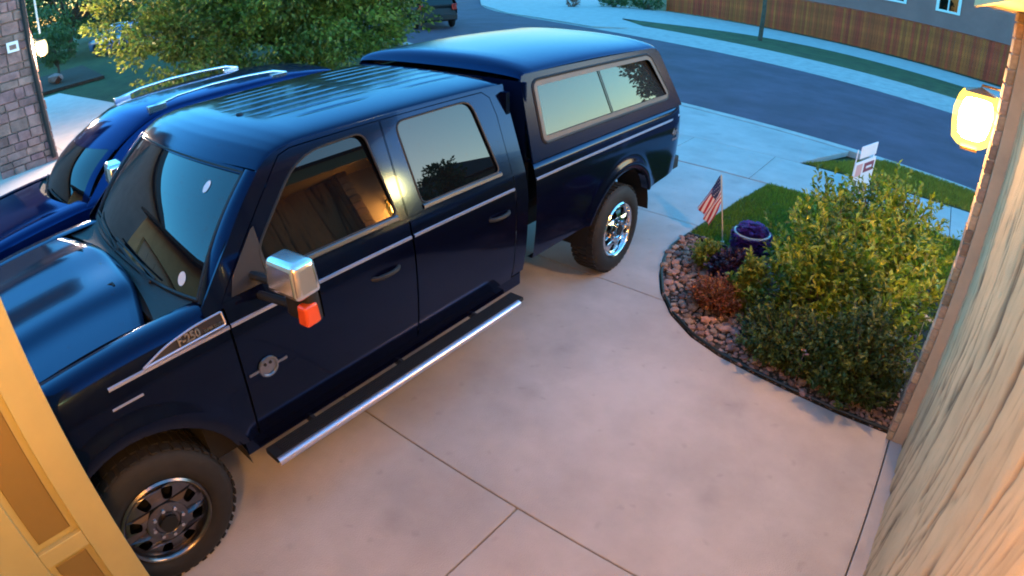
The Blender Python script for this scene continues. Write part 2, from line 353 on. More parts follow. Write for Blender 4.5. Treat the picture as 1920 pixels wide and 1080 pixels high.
def smooth_line(P, n=80):
    Q = resample(P, n)
    for _ in range(6): Q = [Q[0]]+[((a[0]+2*b[0]+c[0])/4, (a[1]+2*b[1]+c[1])/4) for a, b, c in zip(Q, Q[1:], Q[2:])]+[Q[-1]]
    return Q
NEAR = smooth_line([(-50, 44), (-36, 29), (-24, 20), (-14, 15.2), (-7, 13.1), (-1.6, 11.95), (4.2, 11.25), (12, 8.9), (40, -1)])
FAR = smooth_line([(-44, 56), (-33, 42), (-24.5, 31.2), (-18.5, 26.6), (-11.2, 23.5), (-7.7, 22.2), (-4, 21.1), (-.1, 20.1), (3.4, 19.1), (12, 16.3), (44, 5)])
strip('street', NEAR, FAR, -.06, 'asphalt')
def off(P, d):
    out = []
    for i, p in enumerate(P):
        a = P[max(i-1, 0)]; b = P[min(i+1, len(P)-1)]; t = Vector((b[0]-a[0], b[1]-a[1])).normalized(); out.append((p[0]-t.y*d, p[1]+t.x*d))
    return out
def kerb(name, P, sgn, w1, w2):
    prof = [(0, -.055), (w1*.55, -.05), (w1*.75, .0), (w1, .015), (w2, .012), (w2, -.1)]
    rows = [[(x, y, z) for x, y in off(P, sgn*d)] for d, z in prof]
    V, Fc = grid(rows, flip=sgn < 0); mb = MB(); mb.add(V, Fc); o = mb.build(name, 'kerb', smooth=True, angle=50); o['kind'] = 'structure'; return o
kerb('kerb_near', NEAR, -1, .35, .5)
kerb('kerb_far', FAR, 1, 2.0, 2.9)
# far verge, far sidewalk, far driveway
def sl(P, a, b): return [p for p in P if a <= p[0] <= b]
FA = sl(FAR, -9, 40)
grassA = off(sl(FAR, -10.5, 40), 2.9); 
walkA = smooth_line([(-24, 36.5), (-12.2, 28.2), (-5.2, 29.2), (-1.9, 28.6), (2.0, 27.2), (4.1, 26.2), (12, 23.8), (40, 15)], 60)
walkB = smooth_line([(-26, 41.5), (-14, 37.2), (-6.85, 34.7), (-2.5, 33.2), (4.4, 30.8), (12, 28.2), (40, 19)], 60)
strip('far_sidewalk', walkA, walkB, .008, 'walk')
strip('verge', resample([(-11.9, 27.6)]+[p for p in grassA if p[0] > -8.8], 50), resample([(-11.95, 27.8)]+[p for p in walkA if p[0] > -11.5], 50), .003, 'lawn')
mb = MB(); mb.prism([(-29, 36.5), (-24.4, 31.4), (-18.4, 26.8), (-11.1, 23.7), (-8.9, 25.2), (-12.2, 28.4), (-14.5, 33.5), (-18, 37), (-27, 50), (-42, 58)], -.05, .016); o = mb.build('far_driveway', 'walk'); o['kind'] = 'structure'
# near verge and lawn beside the bed
mb = MB(); V_ = [(2.3, 10.9), (1.98, 10.2), (1.66, 9.53), (13, 9.53), (13, 8.6), (13, 8.0)]
mb.prism([(1.67, 9.53), (8, 9.53), (8, 9.2), (5.0, 9.9), (4.2, 10.1), (2.3, 10.55), (1.95, 10.2)], -.08, .012)
near_off = off(NEAR, -.42)
mb = MB(); mb.prism([(1.60, 9.41), (7.4, 9.41)]+[p for p in near_off[::-1] if 2.25 < p[0] < 7.2], -.08, .006); o = mb.build('verge_near', 'lawn'); o['kind'] = 'structure'
lawn_poly = [(1.24, 5.62), (1.9, 5.54), (2.6, 6.3), (3.6, 6.4), (4.6, 6.2), (9, 6.2), (9, 7.95), (1.46, 7.95), (1.34, 7.0), (1.23, 5.95)]
mb = MB(); mb.prism(lawn_poly, -.08, .006); o = mb.build('lawn', 'lawn'); o['kind'] = 'structure'
mb = MB(); mb.prism([(-5.3, -1.8), (-5.3, 7.9), (-17, 8.5), (-13.5, 5.3), (-11.2, 3.2), (-8.2, -1.8)][::-1], -.11, .0); o = mb.build('side_lawn', 'lawn'); o['kind'] = 'structure'
# neighbour's driveway (concrete colour lightened for lantern light), lawn beyond
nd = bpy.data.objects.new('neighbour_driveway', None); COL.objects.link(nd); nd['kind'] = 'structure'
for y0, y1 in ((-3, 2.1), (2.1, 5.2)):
    slab([(-22.0 if y0 < 0 else -21.3, y0), (-5.32, y0), (-5.32, y1-.01), (-21.3, y1-.9 if y1 > 3 else y1-.01)], nd, 'lit_concrete', top=.018)

# ------------------------------------------------------------------ grass blades (stuff)
def inpoly(p, poly):
    c = False; j = len(poly)-1
    for i in range(len(poly)):
        if (poly[i][1] > p[1]) != (poly[j][1] > p[1]) and p[0] < (poly[j][0]-poly[i][0])*(p[1]-poly[i][1])/(poly[j][1]-poly[i][1])+poly[i][0]: c = not c
        j = i
    return c
def blades(name, label, poly, n, h, m, seed, z=0.0):
    rnd = random.Random(seed); xs = [p[0] for p in poly]; ys = [p[1] for p in poly]; V = []; Fc = []
    k = 0
    while k < n:
        p = (rnd.uniform(min(xs), max(xs)), rnd.uniform(min(ys), max(ys)))
        if not inpoly(p, poly): continue
        k += 1; a = rnd.uniform(0, 6.28); w = h*.13; hh = h*rnd.uniform(.6, 1.2); l = h*rnd.uniform(-.5, .5); b = len(V)
        V += [(p[0]-w*math.cos(a), p[1]-w*math.sin(a), z), (p[0]+w*math.cos(a), p[1]+w*math.sin(a), z), (p[0]+l*math.sin(a), p[1]+l*math.cos(a), z+hh)]
        Fc.append((b, b+1, b+2))
    o = mesh(name, V, Fc, m, kind='stuff'); tag(o, label, 'grass'); return o
blades('lawn_grass', 'short green lawn grass between the flower bed and the sidewalk', [(1.24, 5.62), (1.9, 5.54), (2.6, 6.3), (5.2, 6.2), (5.2, 7.95), (1.46, 7.95), (1.34, 7.0)], 42000, .05, 'grass', 1)
blades('verge_grass', 'yellow green grass strip between the sidewalk and the near kerb', [(1.62, 9.42), (7.2, 9.42)]+[p for p in near_off[::-1] if 2.3 < p[0] < 7.0], 30000, .055, 'grass_dry', 2)

# ------------------------------------------------------------------ planting bed
bed = bpy.data.objects.new('planting_bed', None); COL.objects.link(bed); bed['kind'] = 'structure'
bed_poly = BED+[(3.9, 6.6), (3.3, 6.5), (2.6, 6.3), (1.9, 5.56)]
mb = MB(); mb.prism(bed_poly, -.08, -.012); mb.build('soil', 'soil', bed)
mb = MB(); mb.tube([(x, y, .018) for x, y in resample(BED, 60)], .013, 6); mb.build('edging', 'edging', bed, smooth=True)
mb = MB(); mb.tube([(1.23, 5.6, .012), (1.5, 5.58, .015), (1.9, 5.55, .015), (2.3, 5.9, .015), (2.6, 6.3, .012)], .018, 6); mb.build('edging', 'edging', bed, smooth=True)
rnd = random.Random(5)
def rock_mesh(seed, s=1.0):
    rn = random.Random(seed); bm = bmesh.new(); bmesh.ops.create_icosphere(bm, subdivisions=1, radius=1)
    sc = Vector((rn.uniform(.8, 1.3), rn.uniform(.7, 1.1), rn.uniform(.45, .7)))
    for v in bm.verts:
        v.co = Vector(a*b for a, b in zip(v.co*(1+rn.uniform(-.22, .22)), sc))*s
    me = bpy.data.meshes.new('stone'); bm.to_mesh(me); bm.free(); me.materials.append(M['bed_stone']); return me
RM = [rock_mesh(i) for i in range(8)]
cnt = 0
SP = []
while cnt < 290:
    p = (rnd.uniform(1.2, 3.7), rnd.uniform(3.55, 5.6))
    if not inpoly(p, bed_poly): continue
    if p[0] > 2.5 and p[1] > 4.1: continue
    if p[0] > 2.3 and rnd.random() < .6: continue
    s = rnd.uniform(.024, .05)
    if any(math.dist(p, q[:2]) < (s+q[2])*.75 for q in SP): 
        if rnd.random() < .97: continue
    SP.append((*p, s))
    o = bpy.data.objects.new('stone', RM[cnt % 8]); COL.objects.link(o); o.parent = bed
    o.location = (p[0], p[1], s*.35-.005+rnd.uniform(0, .015)); o.scale = (s, s, s); o.rotation_euler = (rnd.uniform(-.3, .3), rnd.uniform(-.3, .3), rnd.uniform(0, 6.28)); cnt += 1
mb = MB()
for k in range(5200):
    p = (rnd.uniform(1.2, 3.85), rnd.uniform(3.5, 5.6))
    if not inpoly(p, bed_poly): continue
    s = rnd.uniform(.008, .022); me = RM[k % 8]; rot = Matrix.Rotation(rnd.uniform(0, 6.28), 3, 'Z')
    mb.add([rot @ v.co*s+Vector((p[0], p[1], s*.3-.008)) for v in me.vertices], [tuple(q.vertices) for q in me.polygons])
mb.build('gravel', 'bed_stone', bed, kind='stuff')

# ------------------------------------------------------------------ plants
def leaf(V, Fc, p, d, nrm, L, w):
    d = d.normalized(); s = d.cross(nrm)
    if s.length < 1e-4: s = d.orthogonal()
    s.normalize(); nn = s.cross(d); b = len(V)
    V += [tuple(p), tuple(p+d*L*.5+s*w*.5+nn*L*.06), tuple(p+d*L-nn*L*.12), tuple(p+d*L*.5-s*w*.5+nn*L*.06)]
    Fc.append((b, b+1, b+2, b+3))
def rvec(r): 
    while True:
        v = Vector((r.uniform(-1, 1), r.uniform(-1, 1), r.uniform(-1, 1)))
        if .05 < v.length < 1: return v.normalized()
def shoot_bush(name, label, cat, blobs, n, step, L, w, m, seed, stem_m='bark', up=.6, spike=.15, group=None, spread=1.0, zmin=.03):
    """blobs: (x,y,z,rx,ry,rz) domes; shoots climb out of each and carry leaves"""
    r = random.Random(seed); V = []; Fc = []; st = MB(); root = empty(name, (blobs[0][0], blobs[0][1], 0), label, cat, group)
    tot = sum(b[3]*b[4]*b[5]**.5 for b in blobs)
    for b in blobs:
        k = int(n*b[3]*b[4]*b[5]**.5/tot)
        c = Vector(b[:3])
        for i in range(k):
            d = rvec(r); d.z = abs(d.z)*.9+.05 if r.random() < .85 else d.z*.3
            q = r.uniform(.55, 1.05)**.6
            tip = c+Vector((d.x*b[3], d.y*b[4], d.z*b[5]))*q
            dr = (Vector((d.x*spread, d.y*spread, abs(d.z)*.6+up+r.uniform(0, .5)))).normalized()
            ln = r.uniform(.12, .3)*(1+(spike*3 if r.random() < .15 else 0)); base = tip-dr*ln*.7
            tip = base+dr*ln
            if base.z < zmin: base.z = zmin+.01
            if tip.z < zmin: continue
            if i % 4 == 0: st.tube([(c.x+d.x*.08, c.y+d.y*.08, 0.0), base.lerp(c, .25), base, tip], [.012, .007, .004, .002], 4, cap=False)
            s = 0
            while s < ln:
                p = base+dr*s+rvec(r)*.008; fr = s/ln
                ld = (dr*(.35+.6*fr)+rvec(r)*.85).normalized()
                leaf(V, Fc, p, ld, rvec(r)*.5+Vector((0, 0, 1)), L*r.uniform(.6, 1.2)*(1.1-.4*fr), w*r.uniform(.7, 1.2)); s += step*r.uniform(.5, 1.3)
    st.build('stem', stem_m, root, kind='stuff'); mesh('foliage', V, Fc, m, root, kind='stuff')
    return root
shoot_bush('bush', 'large yellow green leafy bush filling the bed beside the house wall', 'bush',
    [(3.15, 5.0, .25, .85, .95, .82), (2.85, 4.55, .2, .5, .5, .65), (3.35, 5.7, .3, .6, .7, .84), (3.4, 4.4, .2, .45, .5, .7), (2.65, 5.75, .2, .4, .5, .8), (3.05, 6.1, .2, .6, .5, .85)],
    1000, .021, .10, .037, 'leaf_bush', 3, spike=.8)
shoot_bush('dark_shrub', 'dense dark green shrub between the big bush and the brick corner', 'bush', [(3.42, 3.86, .05, .36, .36, .72)], 330, .017, .065, .028, 'leaf_low', 14, up=.6, spike=.3)
shoot_bush('low_bush', 'dark green low shrub spilling over the bed edge onto the driveway', 'bush',
    [(3.25, 3.92, .08, .5, .38, .42), (2.85, 3.95, .08, .42, .36, .36), (2.62, 4.2, .05, .25, .3, .3)], 560, .018, .065, .027, 'leaf_low', 4, up=.25, spike=.1)
shoot_bush('lime_shrub', 'small lime yellow leafed plant at the foot of the flag', 'plant', [(1.70, 4.98, .03, .13, .15, .22)], 80, .012, .07, .03, 'leaf_lime', 8, up=.5, spike=0)
shoot_bush('lime_shrub', 'upright lime yellow plant in front of the violet flower pot', 'plant', [(2.28, 4.5, .03, .15, .15, .46)], 90, .012, .09, .035, 'leaf_lime', 9, up=.9, spike=.1)
shoot_bush('purple_shrub', 'dark purple leafed plant beside the violet flower pot', 'plant', [(2.02, 4.85, .03, .22, .22, .26)], 200, .012, .06, .04, 'leaf_purple', 10, up=.4, spike=0)
shoot_bush('rust_shrub', 'rust orange rounded mound of a plant on the stones', 'plant', [(2.06, 4.30, .02, .21, .19, .2)], 520, .009, .03, .016, 'leaf_rust', 11, up=.3, spike=0)
def blossom(name, label, at, r0, m, n, seed):
    rr = random.Random(seed); V = []; Fc = []; c = Vector(at)
    for i in range(n):
        d = rvec(rr); d.z = abs(d.z); p = c+d*r0
        for k in range(5):
            a = k*1.257+rr.random(); leaf(V, Fc, p, Vector((math.cos(a), math.sin(a), .5)), Vector((0, 0, 1)), r0*.45, r0*.4)
    mb = MB(); mb.tube([(c.x, c.y, 0), tuple(c)], .004, 4); 
    b = len(V); V += mb.v; Fc += [tuple(i+b for i in q) for q in mb.f]
    return tag(mesh(name, V, Fc, m), label, 'flower')
blossom('flower', 'white blossom beside the brick trim at the bed corner', (3.80, 4.37, .5), .05, 'petal_white', 10, 1)
blossom('flower', 'pale pink blossom low in front of the dark shrub', (3.0, 3.68, .28), .03, 'petal_pink', 6, 2)
blossom('flower', 'small pinkish bloom at the bed edge by the driveway', (2.66, 3.80, .06), .025, 'petal_pink', 5, 3)

# violet pot with flowers
pot = empty('flower_pot', (2.02, 5.28, 0), 'violet glazed flower pot with a pale rim and violet flowers', 'flower pot')
def lathe(prof, c, n=28): 
    rows = [[(c[0]+r*math.cos(2*math.pi*k/n), c[1]+r*math.sin(2*math.pi*k/n), c[2]+z) for k in range(n+1)] for r, z in prof]
    return grid(rows)
V, Fc = lathe([(.0, .0), (.10, 0), (.13, .03), (.165, .15), (.17, .25), (.155, .33), (.165, .36)], (2.02, 5.28, .0)); mesh('body', V, Fc, 'glaze', pot, smooth=True, angle=60)
V, Fc = lathe([(.165, .35), (.185, .365), (.187, .385), (.17, .392), (.155, .38), (.15, .33)], (2.02, 5.28, 0)); mesh('rim', V, Fc, 'rimglaze', pot, smooth=True, angle=60)
V, Fc = lathe([(.152, .35), (.001, .355)], (2.02, 5.28, 0)); mesh('soil', V, Fc, 'soil', pot)
rr = random.Random(12); V = []; Fc = []
for i in range(620):
    a = rr.uniform(0, 6.28); q = rr.random()**.5; rad = .15*q; p = Vector((2.02+rad*math.cos(a), 5.28+rad*math.sin(a), .37+.06*(1-q*q)+rr.uniform(-.02, .05)))
    if rr.random() < .3: p = Vector((2.02+.19*math.cos(a), 5.28+.19*math.sin(a), rr.uniform(.2, .38)))
    for k in range(5): leaf(V, Fc, p, Vector((math.cos(k*1.257), math.sin(k*1.257), .3))+rvec(rr)*.3, Vector((0, 0, 1)), .034, .026)
mesh('flowers', V, Fc, 'petal', pot, kind='stuff')

# ------------------------------------------------------------------ flag
fl = empty('flag', (1.64, 5.59, 0), 'small American flag on a thin pole stuck in the bed edge', 'flag')
pb, ptp = Vector((1.64, 5.59, 0)), Vector((1.50, 5.62, .76))
mb = MB(); mb.tube([pb, ptp], .008, 8); mb.build('pole', 'pole', fl, smooth=True)
mb = MB(); mb.tube([pb, pb+(ptp-pb)*.06], .022, 8); mb.build('base', 'pole', fl, smooth=True)
V = []; Fc = []; mi = []
pd = (ptp-pb).normalized(); NV, NU = 39, 40
def cloth(u, v):   # u along hoist from the top, v along the fly
    s = ptp-pd*(u*.30+.005); fall = Vector((-.30, -.10, -.93)).normalized()
    sag = v*.42
    return s+fall*sag*(1-.28*u)+Vector((-.012-.05*v*(1-u), 0, 0))+Vector((.5, .85, 0))*(.018*math.sin(u*13+v*3)*min(1, v*3))+Vector((-.85, .5, 0))*(.01*math.sin(u*9+1)*v)
for j in range(NU+1):
    for i in range(NV+1): V.append(cloth(i/NV, j/NU))
for j in range(NU):
    for i in range(NV):
        Fc.append((j*(NV+1)+i, j*(NV+1)+i+1, (j+1)*(NV+1)+i+1, (j+1)*(NV+1)+i))
        st = i//3
        if j < NU*.4 and st < 7: mi.append(2 if not ((i+j*2) % 5 == 0 and j % 3 == 1) else 1)
        else: mi.append(0 if st % 2 == 0 else 1)
o = mesh('cloth', V, Fc, None, fl, mats=['flag_red', 'flag_white', 'flag_blue'], mi=mi, smooth=True, angle=180)
sm = o.modifiers.new('thickness', 'SOLIDIFY'); sm.thickness = .0015

# ------------------------------------------------------------------ yard sign
sg = empty('yard_sign', (2.75, 7.3, 0), 'leaning white yard sign with a small rider panel behind the bush', 'sign')
sx = Vector((.42, .90, .12)).normalized(); sn = Vector((.90, -.42, 0)).normalized()
sc_, su = Vector((2.74, 7.30, 0)), Vector((.03, .0, 1)).normalized()
def spt(a, b, c=0): return sc_+sx*a+su*b+sn*c
def panel(name, a0, b0, a1, b1, m, th=.012, c=0, parent=sg):
    vs = [spt(a0, b0, c), spt(a1, b0, c), spt(a1, b1, c), spt(a0, b1, c), spt(a0, b0, c+th), spt(a1, b0, c+th), spt(a1, b1, c+th), spt(a0, b1, c+th)]
    return mesh(name, vs, [(0, 3, 2, 1), (4, 5, 6, 7), (0, 1, 5, 4), (1, 2, 6, 5), (2, 3, 7, 6), (3, 0, 4, 7)], m, parent)
mp = panel('panel', -.23, .36, .23, .86, 'sign')
mb = MB()
for a in (-.2, .2): mb.tube([spt(a, 0, -.01), spt(a, 1.02, -.01)], .008, 6)
mb.tube([spt(-.2, .3, -.01), spt(.2, .3, -.01)], .006, 6); mb.tube([spt(-.2, .14, -.01), spt(.2, .14, -.01)], .006, 6); mb.build('frame', 'sign', sg, smooth=True)
rp = panel('rider', -.15, .90, .20, 1.05, 'sign')
panel('print', -.02, .70, .20, .82, 'sign_red', .002, .0122, mp); panel('print', .03, .745, .15, .775, 'sign', .002, .0145, mp)
panel('print', -.19, .68, -.06, .83, 'sign_pink', .002, .0122, mp); panel('print', -.18, .47, -.11, .62, 'sign_dark', .002, .0122, mp)
panel('print', -.15, .38, -.07, .45, 'sign_dark', .002, .0122, mp); panel('print', .0, .42, .16, .50, 'sign_pink', .002, .0122, mp)

# ------------------------------------------------------------------ vehicles
def column_panel(name, prof, shoulder, ys, zb, m, parent, sx=1, rows=10, ztop=None, yprof=None, flare=None):
    """body-side skin: bottom edge zb(y); x from prof(z); then shoulder points [(x,z)]; sx = side"""
    R_ = []
    zs = prof[-1][0]
    for y in ys:
        b = min(zb(y), zs-.02); row = []
        dz = ztop(y) if ztop else 0; dx = yprof(y) if yprof else 0
        row.append((sx*(interp(prof, b)-.05+dx), y, b+.0)); 
        for j in range(rows+1):
            z = lerp(b, zs, j/rows); f = flare(y, z) if flare else 0
            row.append((sx*(interp(prof, z)+dx+f), y, z+dz*j/rows))
        for (x, z) in shoulder: row.append((sx*(x+dx*(x/shoulder[0][0])), y, z+dz))
        R_.append(row)
    V, Fc = grid(R_, flip=(sx < 0))
    return mesh(name, V, Fc, m, parent, smooth=True, angle=50)
def arch_ys(yc, r, y0, y1, n=18, n2=8):
    ys = []
    a0, a1 = max(y0, yc-r), min(y1, yc+r)
    if y0 < yc-r: ys += [lerp(y0, yc-r-.001, i/n2) for i in range(n2+1)]
    t0 = math.acos(max(-1, min(1, (yc-a0)/r))); t1 = math.acos(max(-1, min(1, (yc-a1)/r)))
    ys += [yc-r*math.cos(lerp(t0, t1, i/n)) for i in range(n+1)]
    if y1 > yc+r: ys += [lerp(yc+r+.001, y1, i/n2) for i in range(n2+1)]
    return ys
def arch_zb(base, yc, zc, r):
    def f(y):
        d = r*r-(y-yc)**2
        return max(base(y) if callable(base) else base, zc+math.sqrt(d)) if d > 0 else (base(y) if callable(base) else base)
    return f
def plate(name, poly, holes, fx, m, parent, sx=1, rim=.012, th=None):
    """flat skin in a tilted side plane, x = fx(z), with openings that have a reveal"""
    P, T = holed(poly, holes); V = [(sx*fx(z), y, z) for y, z in P]; Fc = [tuple(t) for t in T]
    # orient outward
    def nrm(t):
        a, b, c = (Vector(V[i]) for i in t); return (b-a).cross(c-a)
    Fc = [t if nrm(t).x*sx > 0 else t[::-1] for t in Fc]
    for lp in [poly]+holes:
        n = len(lp); b = len(V)
        V += [(sx*fx(z), y, z) for y, z in lp]+[(sx*(fx(z)-rim), y, z) for y, z in lp]
        Fc += [(b+i, b+(i+1) % n, b+n+(i+1) % n, b+n+i) for i in range(n)]
    return mesh(name, V, Fc, m, parent)
def pane(name, loop, fx, m, parent, sx=1, d=.010):
    V = [(sx*(fx(z)-d), y, z) for y, z in loop]; n = len(V)
    V += [(sx*(fx(z)-d-.005), y, z) for y, z in loop]
    f = list(range(n)); a = sum(loop[i][0]*loop[(i+1)%n][1]-loop[(i+1)%n][0]*loop[i][1] for i in range(n))*sx
    front = tuple(f) if a > 0 else tuple(f[::-1])
    Fc = [front, tuple(i+n for i in front[::-1])]+[(i, (i+1)%n, (i+1)%n+n, i+n) for i in range(n)]
    return mesh(name, V, Fc, m, parent)
def seal(loop, fx, parent, sx=1, r=.009, m='plastic', d=.0, name='window_frame'):
    mb = MB(); pts = [(sx*(fx(z)+d), y, z) for y, z in loop]; mb.tube(pts+[pts[0], pts[1]], r, 5, cap=False); return mb.build(name, m, parent, smooth=True)

def wheel(parent, c, sx, rad=.42, wid=.29, rimr=.262, hot='rim', nh=8, detail=True):
    """tyre and rim; c = outer face centre"""
    cx, cy, cz = c
    tw = MB()
    prof = [(rimr-.01, .03), (rimr+.02, .004), (rimr+.06, -.006), (rad-.05, .004), (rad-.018, .02), (rad, .05), (rad+.002, wid/2), (rad, wid-.05), (rad-.018, wid-.02), (rad-.05, wid), (rimr, wid)]
    N = 48; rows = []
    for r, w in prof: rows.append([(cx-sx*w, cy+r*math.cos(2*math.pi*k/N), cz+r*math.sin(2*math.pi*k/N)) for k in range(N+1)])
    V, Fc = grid(rows, flip=sx > 0); tw.add(V, Fc)
    if detail:
        for k in range(44):
            a = 2*math.pi*k/44
            for w0, w1, da in ((.03, .09, 0), (.10, .19, .07), (.20, .26, 0)):
                q = []
                for rr_ in (rad-.004, rad+.008):
                    for ww in (w0, w1):
                        for aa in (a+da, a+da+.085): q.append((cx-sx*ww, cy+rr_*math.cos(aa), cz+rr_*math.sin(aa)))
                tw.add(q, [(0,1,3,2),(4,6,7,5),(0,4,5,1),(2,3,7,6),(0,2,6,4),(1,5,7,3)])
    wh = tw.build('wheel', 'rubber', parent, smooth=True, angle=40)
    # rim barrel and lip
    rows = [[(cx-sx*w, cy+r*math.cos(2*math.pi*k/N), cz+r*math.sin(2*math.pi*k/N)) for k in range(N+1)] for r, w in [(rimr+.004, .01), (rimr-.006, .0), (rimr-.018, .006), (rimr-.024, .03), (rimr-.03, .12), (rimr-.03, .2)]]
    V, Fc = grid(rows, flip=sx > 0); lip = mesh('rim_lip', V, Fc, hot, wh, smooth=True, angle=50)
    rows = [[(cx-sx*.14, cy+r*math.cos(2*math.pi*k/N), cz+r*math.sin(2*math.pi*k/N)) for k in range(N+1)] for r in (rimr-.025, .01)]
    V, Fc = grid(rows, flip=sx > 0); mesh('brake_drum', V, Fc, 'gap', wh)
    # disc with windows
    outer = [((rimr-.02)*math.cos(2*math.pi*k/64), (rimr-.02)*math.sin(2*math.pi*k/64)) for k in range(64)]
    holes = []
    for k in range(nh):
        a = 2*math.pi*(k+.5)/nh; ro, ri = rimr-.052, rimr*.55; wo, wi = .036, .024
        cs, sn_ = math.cos(a), math.sin(a); q = [(ri, -wi), (ro, -wo), (ro, wo), (ri, wi)]
        holes.append(rounded([(u*cs-v*sn_, u*sn_+v*cs) for u, v in q], .018, 3))
    P, T = holed(outer, holes)
    def dish(u, v):
        r = math.hypot(u, v); return .030 - .016*math.exp(-((r-rimr*.52)/.05)**2)+ (.012 if r > rimr-.03 else 0)
    V = [(cx-sx*dish(u, v), cy+u, cz+v) for u, v in P]; Fc = [tuple(t) for t in T]
    for lp in holes:
        n = len(lp); b = len(V); V += [(cx-sx*dish(u, v), cy+u, cz+v) for u, v in lp]+[(cx-sx*(dish(u, v)+.03), cy+u*1.02, cz+v*1.02) for u, v in lp]
        Fc += [(b+i, b+(i+1)%n, b+n+(i+1)%n, b+n+i) for i in range(n)]
    mesh('rim', V, Fc, hot, wh)
    hub = MB(); N2 = 24
    rows = [[(cx-sx*w, cy+r*math.cos(2*math.pi*k/N2), cz+r*math.sin(2*math.pi*k/N2)) for k in range(N2+1)] for r, w in [(.125, .03), (.12, .012), (.10, .006), (.075, .006), (.07, .012), (.055, .012), (.052, .0), (.045, -.0), (.0, -.0)]]
    V, Fc = grid(rows, flip=sx > 0); hub.add(V, Fc); hub.build('hub', hot, wh, smooth=True, angle=30)
    hc = MB(); hc.tube([(cx+sx*.004, cy, cz), (cx+sx*.012, cy, cz)], .05, 20); hc.build('hub_cap', 'gap', wh)
    for k in range(8):
        nb = MB(); a = 2*math.pi*k/8; p = (cy+.088*math.cos(a), cz+.088*math.sin(a)); nb.tube([(cx-sx*.01, *p), (cx+sx*.004, *p)], .011, 6)
        nb.build('lug_nut', 'chrome', wh)
    return wh

